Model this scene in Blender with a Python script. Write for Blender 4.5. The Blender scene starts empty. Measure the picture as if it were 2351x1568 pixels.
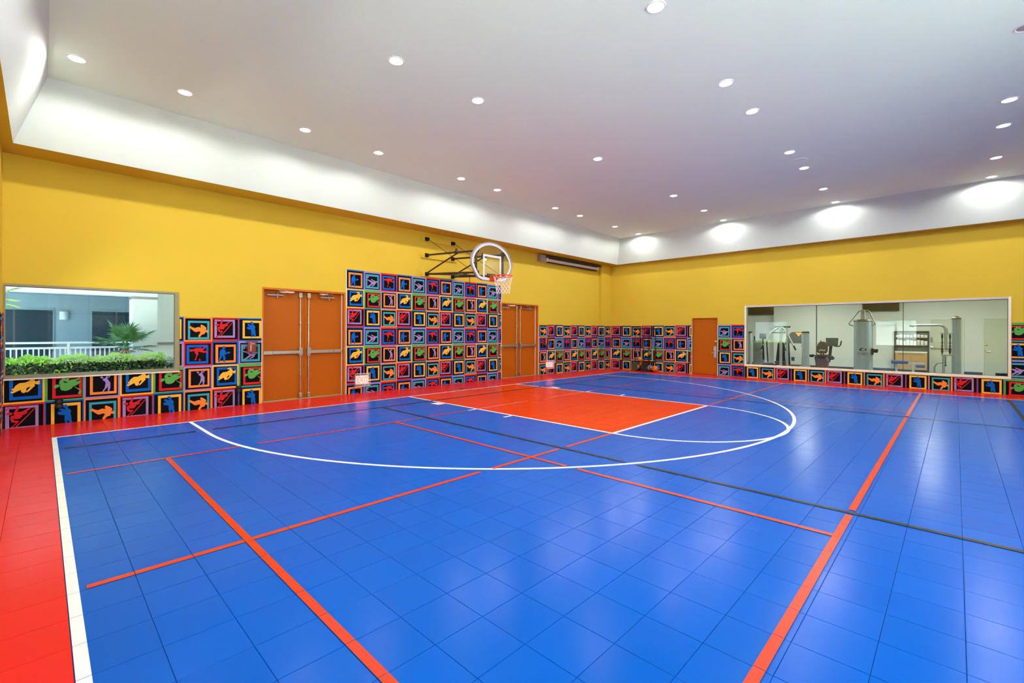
import bpy, bmesh, math, random
from mathutils import Vector, Matrix
from mathutils.geometry import tessellate_polygon

# ------------------------------------------------------------------ scale
FT = 0.3048                      # everything below is laid out in feet
R = math.radians
random.seed(7)
scene = bpy.context.scene
COL = scene.collection

# ------------------------------------------------------------------ camera
cam_d = bpy.data.cameras.new('camera')
cam = bpy.data.objects.new('camera', cam_d)
COL.objects.link(cam)
cam_d.sensor_fit = 'HORIZONTAL'
cam_d.sensor_width = 36.0
cam_d.lens = 1049.66 * 36.0 / 2351.0
cam_d.shift_y = -(784.0 - 761.72) / 2351.0
cam_d.clip_start = 0.05
cam_d.clip_end = 300
cam.location = (0, 0, 4.935 * FT)
cam.rotation_euler = (Matrix.Rotation(R(44.146 - 90), 3, 'Z') @ Matrix.Rotation(R(90), 3, 'X')
                      @ Matrix.Rotation(R(0.155), 3, 'Z')).to_euler()
scene.camera = cam

# ------------------------------------------------------------------ world, sun, exposure
LAMP_W = 64.0                    # one recessed downlight
world = bpy.data.worlds.new('sky')
scene.world = world
world.use_nodes = True
wn = world.node_tree
wn.nodes.clear()
w_out = wn.nodes.new('ShaderNodeOutputWorld')
w_bg = wn.nodes.new('ShaderNodeBackground')
w_sky = wn.nodes.new('ShaderNodeTexSky')
w_sky.sky_type = 'NISHITA'
w_sky.sun_disc = False
w_sky.sun_elevation = R(58)
w_sky.sun_rotation = R(100)
w_bg.inputs['Strength'].default_value = 0.75
wn.links.new(w_sky.outputs['Color'], w_bg.inputs['Color'])
wn.links.new(w_bg.outputs['Background'], w_out.inputs['Surface'])
sun_d = bpy.data.lights.new('sun', 'SUN')
sun_d.energy = 70.0
sun_d.angle = R(0.6)
sun_d.color = (1.0, 0.97, 0.93)
sun = bpy.data.objects.new('sun', sun_d)
COL.objects.link(sun)
# high sun behind the viewer: it lights the terrace outside the added storefront, the added storey shades the courtyard hedge
sun.rotation_euler = Vector((-0.03, 0.38, -0.92)).to_track_quat('-Z', 'Y').to_euler()
vs = scene.view_settings
vs.view_transform = 'Standard'
vs.look = 'None'
vs.exposure = 0.30
vs.gamma = 1.0
vs.use_curve_mapping = False
scene.cycles.max_bounces = 12
scene.cycles.diffuse_bounces = 6
scene.cycles.glossy_bounces = 5
scene.cycles.transparent_max_bounces = 12
scene.cycles.caustics_reflective = False
scene.cycles.caustics_refractive = False
scene.cycles.sample_clamp_indirect = 40.0
scene.cycles.use_denoising = True

# ------------------------------------------------------------------ materials
def lin(c):
    o = []
    for v in c[:3]:
        v = v / 255.0
        o.append(v / 12.92 if v <= 0.04045 else ((v + 0.055) / 1.055) ** 2.4)
    return (o[0], o[1], o[2], 1.0)

MATS = {}
def mat(name, rgb, rough=0.5, metal=0.0, var=0.06, scale=6.0, bump=0.0, bscale=40.0,
        spec=0.5, emit=0.0, coat=0.0):
    """plain procedural material: base colour with a little noise, optional fine bump"""
    if name in MATS:
        return MATS[name]
    m = bpy.data.materials.new(name)
    m.use_nodes = True
    nt = m.node_tree
    b = nt.nodes['Principled BSDF']
    b.inputs['Roughness'].default_value = rough
    b.inputs['Metallic'].default_value = metal
    b.inputs['Specular IOR Level'].default_value = spec
    if coat:
        b.inputs['Coat Weight'].default_value = coat
        b.inputs['Coat Roughness'].default_value = 0.1
    tc = nt.nodes.new('ShaderNodeTexCoord')
    nz = nt.nodes.new('ShaderNodeTexNoise')
    nz.inputs['Scale'].default_value = scale
    nz.inputs['Detail'].default_value = 3.0
    nt.links.new(tc.outputs['Object'], nz.inputs['Vector'])
    mx = nt.nodes.new('ShaderNodeMix')
    mx.data_type = 'RGBA'
    c = lin(rgb)
    mx.inputs['A'].default_value = tuple(x * (1 - var) for x in c[:3]) + (1,)
    mx.inputs['B'].default_value = tuple(min(1, x * (1 + var)) for x in c[:3]) + (1,)
    nt.links.new(nz.outputs['Fac'], mx.inputs['Factor'])
    nt.links.new(mx.outputs['Result'], b.inputs['Base Color'])
    if bump:
        n2 = nt.nodes.new('ShaderNodeTexNoise')
        n2.inputs['Scale'].default_value = bscale
        n2.inputs['Detail'].default_value = 4.0
        nt.links.new(tc.outputs['Object'], n2.inputs['Vector'])
        bp = nt.nodes.new('ShaderNodeBump')
        bp.inputs['Strength'].default_value = bump
        bp.inputs['Distance'].default_value = 0.01
        nt.links.new(n2.outputs['Fac'], bp.inputs['Height'])
        nt.links.new(bp.outputs['Normal'], b.inputs['Normal'])
    if emit:
        nt.links.new(mx.outputs['Result'], b.inputs['Emission Color'])
        b.inputs['Emission Strength'].default_value = emit
    MATS[name] = m
    return m

def glass_mat(name, tint=(1, 1, 1), ior=1.5, boost=1.0, rough=0.0):
    """thin window pane: clear with a fresnel reflection"""
    if name in MATS:
        return MATS[name]
    m = bpy.data.materials.new(name)
    m.use_nodes = True
    nt = m.node_tree
    nt.nodes.clear()
    out = nt.nodes.new('ShaderNodeOutputMaterial')
    tr = nt.nodes.new('ShaderNodeBsdfTransparent')
    tr.inputs['Color'].default_value = tuple(tint) + (1,)
    gl = nt.nodes.new('ShaderNodeBsdfGlossy')
    gl.inputs['Roughness'].default_value = rough
    fr = nt.nodes.new('ShaderNodeFresnel')
    fr.inputs['IOR'].default_value = ior
    mu = nt.nodes.new('ShaderNodeMath')
    mu.operation = 'MULTIPLY'
    mu.use_clamp = True
    mu.inputs[1].default_value = boost
    mx = nt.nodes.new('ShaderNodeMixShader')
    nt.links.new(fr.outputs['Fac'], mu.inputs[0])
    nt.links.new(mu.outputs[0], mx.inputs['Fac'])
    nt.links.new(tr.outputs['BSDF'], mx.inputs[1])
    nt.links.new(gl.outputs['BSDF'], mx.inputs[2])
    nt.links.new(mx.outputs['Shader'], out.inputs['Surface'])
    MATS[name] = m
    return m

def tile_mat(name, rgb):
    """glossy moulded sport-court tile: fine raised dimples, scuffs, per-tile tint"""
    m = bpy.data.materials.new(name)
    m.use_nodes = True
    nt = m.node_tree
    N, Lk = nt.nodes, nt.links
    b = N['Principled BSDF']
    geo = N.new('ShaderNodeNewGeometry')
    # which tile am I on -> small tint change from tile to tile
    sc = N.new('ShaderNodeVectorMath'); sc.operation = 'MULTIPLY'
    sc.inputs[1].default_value = (1 / FT, 1 / FT, 0)
    of = N.new('ShaderNodeVectorMath'); of.operation = 'ADD'
    of.inputs[1].default_value = (-TX0, -TY0, 0)
    fl = N.new('ShaderNodeVectorMath'); fl.operation = 'FLOOR'
    wnz = N.new('ShaderNodeTexWhiteNoise'); wnz.noise_dimensions = '3D'
    Lk.new(geo.outputs['Position'], sc.inputs[0])
    Lk.new(sc.outputs[0], of.inputs[0])
    Lk.new(of.outputs[0], fl.inputs[0])
    Lk.new(fl.outputs[0], wnz.inputs['Vector'])
    nz = N.new('ShaderNodeTexNoise')
    nz.inputs['Scale'].default_value = 1.1
    nz.inputs['Detail'].default_value = 6
    Lk.new(geo.outputs['Position'], nz.inputs['Vector'])
    mr = N.new('ShaderNodeMapRange')
    mr.inputs['From Min'].default_value = 0; mr.inputs['From Max'].default_value = 1
    mr.inputs['To Min'].default_value = 0.965; mr.inputs['To Max'].default_value = 1.035
    Lk.new(wnz.outputs['Value'], mr.inputs['Value'])
    hsv = N.new('ShaderNodeHueSaturation')
    hsv.inputs['Color'].default_value = lin(rgb)
    Lk.new(mr.outputs['Result'], hsv.inputs['Value'])
    Lk.new(hsv.outputs['Color'], b.inputs['Base Color'])
    # scuffing changes the gloss only
    n3 = N.new('ShaderNodeTexNoise')
    n3.inputs['Scale'].default_value = 2.3
    n3.inputs['Detail'].default_value = 8
    n3.inputs['Roughness'].default_value = 0.65
    n3.inputs['Distortion'].default_value = 0.2
    Lk.new(geo.outputs['Position'], n3.inputs['Vector'])
    m2 = N.new('ShaderNodeMapRange')
    m2.inputs['From Min'].default_value = 0.3; m2.inputs['From Max'].default_value = 0.75
    m2.inputs['To Min'].default_value = 0.19; m2.inputs['To Max'].default_value = 0.27
    Lk.new(n3.outputs['Fac'], m2.inputs['Value'])
    Lk.new(m2.outputs['Result'], b.inputs['Roughness'])
    b.inputs['Specular IOR Level'].default_value = 0.06
    # moulded dimples + slight waviness
    vo = N.new('ShaderNodeTexVoronoi')
    vo.inputs['Scale'].default_value = 75
    vo.inputs['Randomness'].default_value = 0.0
    Lk.new(geo.outputs['Position'], vo.inputs['Vector'])
    nb = N.new('ShaderNodeTexNoise')
    nb.inputs['Scale'].default_value = 5
    nb.inputs['Detail'].default_value = 3
    Lk.new(geo.outputs['Position'], nb.inputs['Vector'])
    b1 = N.new('ShaderNodeBump')
    b1.inputs['Strength'].default_value = 0.10
    b1.inputs['Distance'].default_value = 0.002
    Lk.new(vo.outputs['Distance'], b1.inputs['Height'])
    b2 = N.new('ShaderNodeBump')
    b2.inputs['Strength'].default_value = 0.05
    b2.inputs['Distance'].default_value = 0.01
    Lk.new(nb.outputs['Fac'], b2.inputs['Height'])
    Lk.new(b2.outputs['Normal'], b1.inputs['Normal'])
    Lk.new(b1.outputs['Normal'], b.inputs['Normal'])
    MATS[name] = m
    return m

# ------------------------------------------------------------------ mesh helpers (feet)
class MB:
    """collects shapes given in feet; build() links them as one mesh object"""
    def __init__(self):
        self.v, self.f, self.mi, self.sm = [], [], [], []
    def add(self, verts, faces, mi=0, smooth=False):
        o = len(self.v)
        self.v += [tuple(p) for p in verts]
        for f in faces:
            self.f.append([i + o for i in f]); self.mi.append(mi); self.sm.append(smooth)
        return self
    def box(self, x0, x1, y0, y1, z0, z1, mi=0):
        P = [(x, y, z) for x in (x0, x1) for y in (y0, y1) for z in (z0, z1)]
        return self.add(P, [(0, 1, 3, 2), (4, 6, 7, 5), (0, 4, 5, 1), (2, 3, 7, 6), (0, 2, 6, 4), (1, 5, 7, 3)], mi)
    def obox(self, c, ax, ay, az, hx, hy, hz, mi=0):
        """box with centre c, unit axes and half sizes"""
        c = Vector(c); ax, ay, az = Vector(ax), Vector(ay), Vector(az)
        P = [c + ax * (sx * hx) + ay * (sy * hy) + az * (sz * hz) for sx in (-1, 1) for sy in (-1, 1) for sz in (-1, 1)]
        return self.add(P, [(0, 1, 3, 2), (4, 6, 7, 5), (0, 4, 5, 1), (2, 3, 7, 6), (0, 2, 6, 4), (1, 5, 7, 3)], mi)
    def quad(self, a, b, c, d, mi=0):
        return self.add([a, b, c, d], [(0, 1, 2, 3)], mi)
    def tube(self, path, r, n=8, mi=0, cap=True, closed=False):
        path = [Vector(p) for p in path]
        m = len(path)
        rings = []
        ref = None
        for i, p in enumerate(path):
            if closed:
                t = path[(i + 1) % m] - path[i - 1]
            else:
                t = (path[i + 1] if i < m - 1 else p) - (path[i - 1] if i > 0 else p)
            t.normalize()
            if ref is None:
                ref = Vector((0, 0, 1)) if abs(t.z) < 0.9 else Vector((1, 0, 0))
            a = ref - t * ref.dot(t)
            if a.length < 1e-5:
                a = t.orthogonal()
            a.normalize(); ref = a
            bb = t.cross(a)
            rr = r[i] if isinstance(r, (list, tuple)) else r
            rings.append([p + (a * math.cos(2 * math.pi * k / n) + bb * math.sin(2 * math.pi * k / n)) * rr for k in range(n)])
        V = [q for ring in rings for q in ring]
        F = []
        for i in range(m if closed else m - 1):
            j = (i + 1) % m
            for k in range(n):
                k2 = (k + 1) % n
                F.append((i * n + k, i * n + k2, j * n + k2, j * n + k))
        if cap and not closed:
            F.append(tuple(range(n))[::-1]); F.append(tuple((m - 1) * n + k for k in range(n)))
        return self.add(V, F, mi, True)
    def cyl(self, p0, p1, r, n=12, mi=0):
        return self.tube([p0, p1], r, n, mi)
    def lathe(self, c, prof, n=20, mi=0, axis='z', smooth=True):
        """prof: list of (radius, height) about an axis through c"""
        c = Vector(c)
        V, F = [], []
        for r_, h in prof:
            for k in range(n):
                t = 2 * math.pi * k / n
                a, b = r_ * math.cos(t), r_ * math.sin(t)
                V.append(c + (Vector((a, b, h)) if axis == 'z' else Vector((a, h, b)) if axis == 'y' else Vector((h, a, b))))
        for i in range(len(prof) - 1):
            for k in range(n):
                k2 = (k + 1) % n
                F.append((i * n + k, i * n + k2, (i + 1) * n + k2, (i + 1) * n + k))
        F.append(tuple(range(n))[::-1]); F.append(tuple((len(prof) - 1) * n + k for k in range(n)))
        return self.add(V, F, mi, smooth)
    def sphere(self, c, r, n=20, m=12, mi=0, s=(1, 1, 1)):
        c = Vector(c)
        V, F = [], []
        V.append(c + Vector((0, 0, r * s[2])))
        for i in range(1, m):
            ph = math.pi * i / m
            for k in range(n):
                t = 2 * math.pi * k / n
                V.append(c + Vector((r * s[0] * math.sin(ph) * math.cos(t), r * s[1] * math.sin(ph) * math.sin(t), r * s[2] * math.cos(ph))))
        V.append(c - Vector((0, 0, r * s[2])))
        for k in range(n):
            F.append((0, 1 + k, 1 + (k + 1) % n))
            F.append((len(V) - 1, 1 + (m - 2) * n + (k + 1) % n, 1 + (m - 2) * n + k))
        for i in range(m - 2):
            for k in range(n):
                k2 = (k + 1) % n
                F.append((1 + i * n + k, 1 + (i + 1) * n + k, 1 + (i + 1) * n + k2, 1 + i * n + k2))
        return self.add(V, F, mi, True)
    def prism(self, poly, fn, d0, d1, mi=0, smooth=False):
        """polygon (a,b) extruded from depth d0 to d1; fn(a,b,d) -> point"""
        n = len(poly)
        V = [fn(a, b, d0) for a, b in poly] + [fn(a, b, d1) for a, b in poly]
        tri = tessellate_polygon([[Vector((a, b, 0)) for a, b in poly]])
        F = [tuple(t) for t in tri] + [tuple(n + i for i in t[::-1]) for t in tri]
        F += [(i, (i + 1) % n, n + (i + 1) % n, n + i) for i in range(n)]
        return self.add(V, F, mi, smooth)
    def mesh(self, name, mats, origin=(0, 0, 0), recalc=True):
        me = bpy.data.meshes.new(name)
        o = Vector(origin)
        me.from_pydata([tuple((Vector(p) - o) * FT) for p in self.v], [], self.f)
        for m in (mats if isinstance(mats, (list, tuple)) else [mats]):
            me.materials.append(m)
        me.polygons.foreach_set('material_index', self.mi)
        me.polygons.foreach_set('use_smooth', self.sm)
        if recalc:
            bm = bmesh.new(); bm.from_mesh(me)
            bmesh.ops.recalc_face_normals(bm, faces=bm.faces)
            bm.to_mesh(me); bm.free()
        me.update()
        if any(self.sm):
            me.set_sharp_from_angle(angle=R(38))
        return me

def link(name, me, parent=None, loc=(0, 0, 0), rotz=0.0):
    o = bpy.data.objects.new(name, me)
    COL.objects.link(o)
    o.location = Vector(loc) * FT
    if rotz:
        o.rotation_euler = (0, 0, rotz)
    if parent is not None:
        o.parent = parent
    return o

def base_of(parent):
    b = Vector((0, 0, 0))
    p = parent
    while p is not None:
        b += Vector(p.location) / FT
        p = p.parent
    return b

def part(name, mb, mats, parent=None, bevel=0.0):
    """mesh from world feet coordinates; its origin is the parent's base"""
    me = mb.mesh(name, mats, base_of(parent))
    o = link(name, me, parent)
    if bevel:
        md = o.modifiers.new('bevel', 'BEVEL')
        md.width = bevel * FT
        md.segments = 2
        md.limit_method = 'ANGLE'
        md.angle_limit = R(40)
    return o

def tag(o, label=None, cat=None, group=None, kind=None):
    if label: o['label'] = label
    if cat: o['category'] = cat
    if group: o['group'] = group
    if kind: o['kind'] = kind
    return o

def thing(name, loc, label, cat, group=None, rotz=0.0):
    o = bpy.data.objects.new(name, None)
    COL.objects.link(o)
    o.empty_display_size = 0.1
    o.location = Vector(loc) * FT
    o.rotation_euler = (0, 0, rotz)
    return tag(o, label, cat, group)

ORD = ('first', 'second', 'third', 'fourth', 'fifth', 'sixth', 'seventh', 'eighth', 'ninth', 'tenth', 'eleventh', 'twelfth')
def struct(name, mb, mats, label=None, bevel=0.0):
    o = part(name, mb, mats, None, bevel)
    tag(o, label, None, None, 'structure')
    return o

def struct_empty(name, loc, label=None):
    o = bpy.data.objects.new(name, None)
    COL.objects.link(o)
    o.location = Vector(loc) * FT
    tag(o, label, None, None, 'structure')
    return o

def copy_tree(o, parent=None, loc=None):
    c = o.copy()
    COL.objects.link(c)
    c.parent = parent
    if loc is not None:
        c.location = Vector(loc) * FT
    for ch in list(o.children):
        copy_tree(ch, c)
    return c

def text_mesh(name, body, size, fn, mats, parent, shear=0.0, bold=0.0, xs=1.0):
    """flat lettering as a mesh; fn maps centred text (x,y,depth) in feet to world feet"""
    cu = bpy.data.curves.new(name, 'FONT')
    cu.body = body
    cu.size = size
    cu.shear = shear
    cu.offset = bold
    cu.align_x = 'CENTER'
    cu.align_y = 'CENTER'
    tmp = bpy.data.objects.new(name, cu)
    COL.objects.link(tmp)
    dg = bpy.context.evaluated_depsgraph_get()
    me = bpy.data.meshes.new_from_object(tmp.evaluated_get(dg))
    bpy.data.objects.remove(tmp)
    b = base_of(parent)
    for v in me.vertices:
        p = Vector(fn(v.co.x * xs, v.co.y, v.co.z)) - b
        v.co = p * FT
    me.materials.clear()
    me.materials.append(mats)
    me.name = name
    return link(name, me, parent)

# ------------------------------------------------------------------ room dimensions (feet)
XR, YL, XN, YB = 54.1, 34.2, -1.36, -16.0     # right, left, near and back wall planes
ZS, ZC = 13.85, 17.0                          # soffit underside, ceiling
TX0, TY0 = 0.338, 0.876                       # floor tile grid

M_yellow = mat('yellow wall paint', (208, 178, 57), 0.62, var=0.03, scale=1.2, bump=0.05, bscale=120, spec=0.12)
M_white = mat('white ceiling paint', (229, 245, 229), 0.8, var=0.02, scale=1.5, bump=0.03, bscale=60, spec=0.2)
M_side = mat('white tray side paint', (204, 214, 208), 0.75, var=0.02, scale=1.5, spec=0.2)
M_orange = mat('orange door paint', (176, 90, 8), 0.42, var=0.05, scale=2.0, spec=0.15)
M_steel = mat('brushed steel', (190, 186, 178), 0.3, 0.9, var=0.06, scale=14)
M_chrome = mat('polished metal', (205, 203, 200), 0.2, 0.9, var=0.05)
M_black = mat('black plastic', (13, 13, 15), 0.5, var=0.1, spec=0.2)
M_frame1 = mat('olive bronze window frame', (136, 126, 92), 0.45, 0.0, var=0.06)
M_frame2 = mat('cream window frame', (232, 224, 198), 0.5, var=0.03)
M_wtrim = mat('white trim', (225, 225, 222), 0.5, var=0.02)
M_glass = glass_mat('clear window glass', (0.93, 0.97, 0.97), 1.15)
M_gglass = glass_mat('green tinted partition glass', (0.88, 0.94, 0.91), 1.52, 0.85)

# ------------------------------------------------------------------ floor
M_blue = tile_mat('blue court tile', (0, 85, 187))
M_red = tile_mat('red court tile', (214, 38, 36))
M_key = tile_mat('orange red court tile', (216, 56, 14))
M_sub = mat('dark subfloor', (10, 26, 92), 0.8)
floor = struct('floor', MB().box(XN - .1, XR + .1, YB - .1, YL + 1.0, -0.35, -0.055), M_sub,
               'tiled blue and red indoor sport court floor')
GAP, BEV, TH = 0.003, 0.007, 0.05
def tile_verts(x0, x1, y0, y1):
    a, b, c, d = x0 + GAP, x1 - GAP, y0 + GAP, y1 - GAP
    V = []
    for ins, z in ((0, -TH), (0, -BEV * .55), (BEV, 0)):
        V += [(a + ins, c + ins, z), (b - ins, c + ins, z), (b - ins, d - ins, z), (a + ins, d - ins, z)]
    F = [(8, 9, 10, 11)]
    for k in (0, 4):
        for i in range(4):
            j = (i + 1) % 4
            F.append((k + i, k + j, k + 4 + j, k + 4 + i))
    return V, F
def tile_color(x, y):
    if x < 0.338 or x > 50.338 or y > 29.876:
        return 1
    if 19.338 < x < 31.338 and y > 11.876:
        return 2
    return 0
proto = []
for m_ in (M_blue, M_red, M_key):
    b_ = MB(); b_.add(*tile_verts(-.5, .5, -.5, .5))
    proto.append(b_.mesh('court_tile', m_))
CA, SA = math.cos(R(44.146)), math.sin(R(44.146))
cells = []
for i in range(-2, 54):
    for j in range(-17, 34):
        x0, x1 = max(XN, TX0 + i), min(XR, TX0 + i + 1)
        y0, y1 = max(YB, TY0 + j), min(YL, TY0 + j + 1)
        if x1 - x0 < .03 or y1 - y0 < .03:
            continue
        cx, cy = (x0 + x1) / 2, (y0 + y1) / 2
        fw, rt = cx * CA + cy * SA, cx * SA - cy * CA
        seen = fw > .5 and abs(rt) / max(fw, .01) < 1.16 and 4.935 / max(fw, .01) < .80
        full = x1 - x0 > .999 and y1 - y0 > .999
        cells.append(((0 if (seen and full) else 1), fw, x0, x1, y0, y1))
cells.sort()
rest = MB()
for n_, (flag, fw, x0, x1, y0, y1) in enumerate(cells):
    cx, cy = (x0 + x1) / 2, (y0 + y1) / 2
    c_ = tile_color(cx, cy)
    if flag == 0 and n_ < 300:
        link('court_tile', proto[c_], floor, (cx, cy, 0))
    else:
        rest.add(*tile_verts(x0, x1, y0, y1), mi=c_)
o = part('far_court_tiles', rest, [M_blue, M_red, M_key], floor)
o['kind'] = 'stuff'

# painted court markings, broken at the tile joints
def clip_poly(P, a, b, c, d):
    for ax, lim, sg in ((0, a, 1), (0, b, -1), (1, c, 1), (1, d, -1)):
        out = []
        for k in range(len(P)):
            p, q = P[k], P[(k + 1) % len(P)]
            dp, dq = (p[ax] - lim) * sg, (q[ax] - lim) * sg
            if dp >= 0:
                out.append(p)
            if dp * dq < 0:
                t = dp / (dp - dq)
                out.append((p[0] + (q[0] - p[0]) * t, p[1] + (q[1] - p[1]) * t))
        P = out
        if len(P) < 3:
            return []
    return P
def paint_mat(name, rgb, rough=0.3):
    return mat(name, rgb, rough, var=0.05, scale=8, bump=0.05, bscale=200, spec=0.15)
P_white = paint_mat('white court paint', (236, 242, 240))
P_orange = paint_mat('orange court paint', (206, 54, 16))
P_black = paint_mat('black court paint', (34, 34, 26))
P_thin = paint_mat('worn white court paint', (236, 196, 176))
MK = [0]
def marking(name, polys, m_):
    b_ = MB()
    MK[0] += 1
    z = .002 + .0006 * MK[0]      # each coat lies on the one before
    for P in polys:
        xs, ys = [p[0] for p in P], [p[1] for p in P]
        for i in range(math.floor(min(xs) - TX0), math.floor(max(xs) - TX0) + 1):
            for j in range(math.floor(min(ys) - TY0), math.floor(max(ys) - TY0) + 1):
                g = GAP + BEV * .4
                Q = clip_poly(P, TX0 + i + g, TX0 + i + 1 - g, TY0 + j + g, TY0 + j + 1 - g)
                if len(Q) >= 3:
                    b_.add([(x, y, z) for x, y in Q], [tuple(range(len(Q)))])
    return part(name, b_, m_, floor)
def rc(x0, x1, y0, y1):
    return [(x0, y0), (x1, y0), (x1, y1), (x0, y1)]
def ring(cx, cy, r0, r1, a0, a1, n):
    out = []
    for k in range(n):
        t0, t1 = R(a0 + (a1 - a0) * k / n), R(a0 + (a1 - a0) * (k + 1) / n)
        out.append([(cx + r0 * math.cos(t0), cy + r0 * math.sin(t0)), (cx + r1 * math.cos(t0), cy + r1 * math.sin(t0)),
                    (cx + r1 * math.cos(t1), cy + r1 * math.sin(t1)), (cx + r0 * math.cos(t1), cy + r0 * math.sin(t1))])
    return out
W = 0.167
marking('sideline', [rc(.35, .35 + W, YB, 29.876)], P_white)
marking('sideline', [rc(50.17, 50.338, YB, 29.876)], P_white)
marking('baseline', [rc(.35, 50.338, 29.876 - W, 29.876)], P_white)
marking('key_line', [rc(19.338, 19.338 + W, 11.876, 29.71)], P_white)
marking('key_line', [rc(31.338 - W, 31.338, 11.876, 29.71)], P_white)
marking('free_throw_line', [rc(19.338, 31.338, 11.9, 11.9 + W)], P_white)
marking('free_throw_arc', ring(25.34, 11.9, 5.83, 6.0, 180, 360, 60), P_white)
marking('three_point_line', ring(25.34, 25.75, 19.61, 19.61 + W, 180, 360, 160)
        + [rc(5.56, 5.56 + W, 25.75, 29.71), rc(44.95, 44.95 + W, 25.75, 29.71)], P_white)
for xa, xb in ((18.62, 19.25), (31.42, 32.02)):
    marking('lane_block', [rc(xa, xb, 25.0, 25.85)], P_white)
    marking('lane_mark', [rc(xa, xb, 21.8, 21.97)], P_white)
    marking('lane_mark', [rc(xa, xb, 18.63, 18.8)], P_white)
marking('court_line', [rc(.62, 10.75, 11.89, 12.06), rc(11.35, 15.2, 11.89, 12.06), rc(15.7, 19.25, 11.89, 12.06)], P_orange)
marking('court_line', [rc(31.45, 39.0, 11.89, 12.06), rc(39.6, 50.0, 11.89, 12.06)], P_orange)
marking('court_line', [rc(3.34, 3.34 + W, YB, 21.98)], P_orange)
marking('court_line', [rc(47.17, 47.17 + W, YB, 21.98)], P_orange)
marking('court_line', [rc(.62, 5.9, 21.82, 21.98), rc(6.6, 15.2, 21.82, 21.98), rc(15.7, 18.55, 21.82, 21.98)], P_orange)
marking('court_line', [rc(32.1, 34.9, 21.82, 21.98), rc(35.6, 44.2, 21.82, 21.98), rc(44.9, 50.0, 21.82, 21.98)], P_orange)
marking('court_line', [rc(19.6, 24.2, 21.87, 21.93), rc(26.6, 31.1, 21.87, 21.93)], P_thin)
marking('court_line', [rc(13.35, 13.35 + W, 2.1, 9.75), rc(13.35, 13.35 + W, 10.25, 21.82)], P_orange)
marking('court_line', [rc(37.2, 37.2 + W, 2.1, 9.85), rc(37.2, 37.2 + W, 10.4, 21.82)], P_orange)
marking('court_line', [rc(15.34, 15.34 + W, YB, 8.45), rc(15.34, 15.34 + W, 9.0, 26.75)], P_black)
marking('court_line', [rc(35.2, 35.2 + W, YB, 8.45), rc(35.2, 35.2 + W, 9.0, 26.75)], P_black)
marking('court_line', [rc(.66, 5.3, 26.67, 26.84), rc(6.0, 44.7, 26.67, 26.84), rc(45.4, 49.7, 26.67, 26.84)], P_black)
marking('court_line', [rc(.62, 15.2, 1.97, 2.14), rc(15.66, 35.0, 1.97, 2.14), rc(35.6, 49.7, 1.97, 2.14)], P_orange)
marking('court_line', [rc(.62, 50.0, -2.9, -2.9 + W)], P_black)
# small round cover plate set in the red border
o = part('floor_plate', MB().lathe((25.5, 30.8, 0), [(.26, 0.002), (.24, .012)], 20), mat('dark floor plate', (70, 20, 22), .5), floor)

# ------------------------------------------------------------------ walls
def wall_x(name, y0, y1, x0, x1, ztop, openings, m_, label):
    """wall running along X; openings are (xa, xb, za, zb)"""
    b_ = MB()
    xs = sorted({x0, x1} | {v for o_ in openings for v in o_[:2]})
    for xa, xb in zip(xs, xs[1:]):
        zs = [(0, ztop)]
        for oa, ob, za, zb in openings:
            if oa <= xa + 1e-6 and xb - 1e-6 <= ob:
                zs = [(p, q) for p, q in ((0, za), (zb, ztop)) if q - p > 1e-4]
        for p, q in zs:
            b_.box(xa, xb, y0, y1, p, q)
    return struct(name, b_, m_, label)
def wall_y(name, x0, x1, y0, y1, ztop, openings, m_, label):
    b_ = MB()
    ys = sorted({y0, y1} | {v for o_ in openings for v in o_[:2]})
    for ya, yb in zip(ys, ys[1:]):
        zs = [(0, ztop)]
        for oa, ob, za, zb in openings:
            if oa <= ya + 1e-6 and yb - 1e-6 <= ob:
                zs = [(p, q) for p, q in ((0, za), (zb, ztop)) if q - p > 1e-4]
        for p, q in zs:
            b_.box(x0, x1, ya, yb, p, q)
    return struct(name, b_, m_, label)
D1 = (10.58, 16.56, 0, 7.97)
D2 = (33.62, 39.56, 0, 8.00)
W1 = (-1.30, 5.88, 2.47, 7.30)
wall_left = wall_x('wall_left', YL, YL + .9, XN - .6, XR + .5, 17.2, [W1, D1, D2], M_yellow,
                   'tall yellow wall with courtyard window and two orange double doors')
D3 = (19.62, 22.57, 0, 6.63)
W2 = (-3.19, 16.73, 1.22, 7.86)
wall_right = wall_y('wall_right', XR, XR + .5, YB - .5, YL, 17.2, [W2, D3], M_yellow,
                    'yellow wall with long gym window and single orange door')
W3 = (25.5, 32.0, 2.47, 7.30)
W4 = (4.9, 11.0, 2.47, 7.30)
wall_near = wall_y('wall_near', XN - .6, XN, YB - .5, YL, 17.2, [W3, W4], M_yellow, 'yellow wall with two courtyard windows')
W5 = (.5, 20.5, .4, 13.2)
wall_back = wall_x('wall_back', YB - .5, YB, XN, XR, 17.2, [W5], M_yellow, 'yellow end wall around the added daylight window')
struct('wall_pilaster', MB().box(51.8, XR, 33.73, YL, 0, ZS), M_yellow, 'shallow yellow pilaster in the far corner')

struct('added_storey', MB().box(XN - .6, XR + 24, YL - 8, YL + .9, 17.4, 62), mat('white courtyard stucco', (226, 238, 244), .8, var=.02, scale=1.2, bump=.1, bscale=60), 'unseen storey added to keep sun off the courtyard')  # added block over the roof, keeps direct sun off the courtyard
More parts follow.
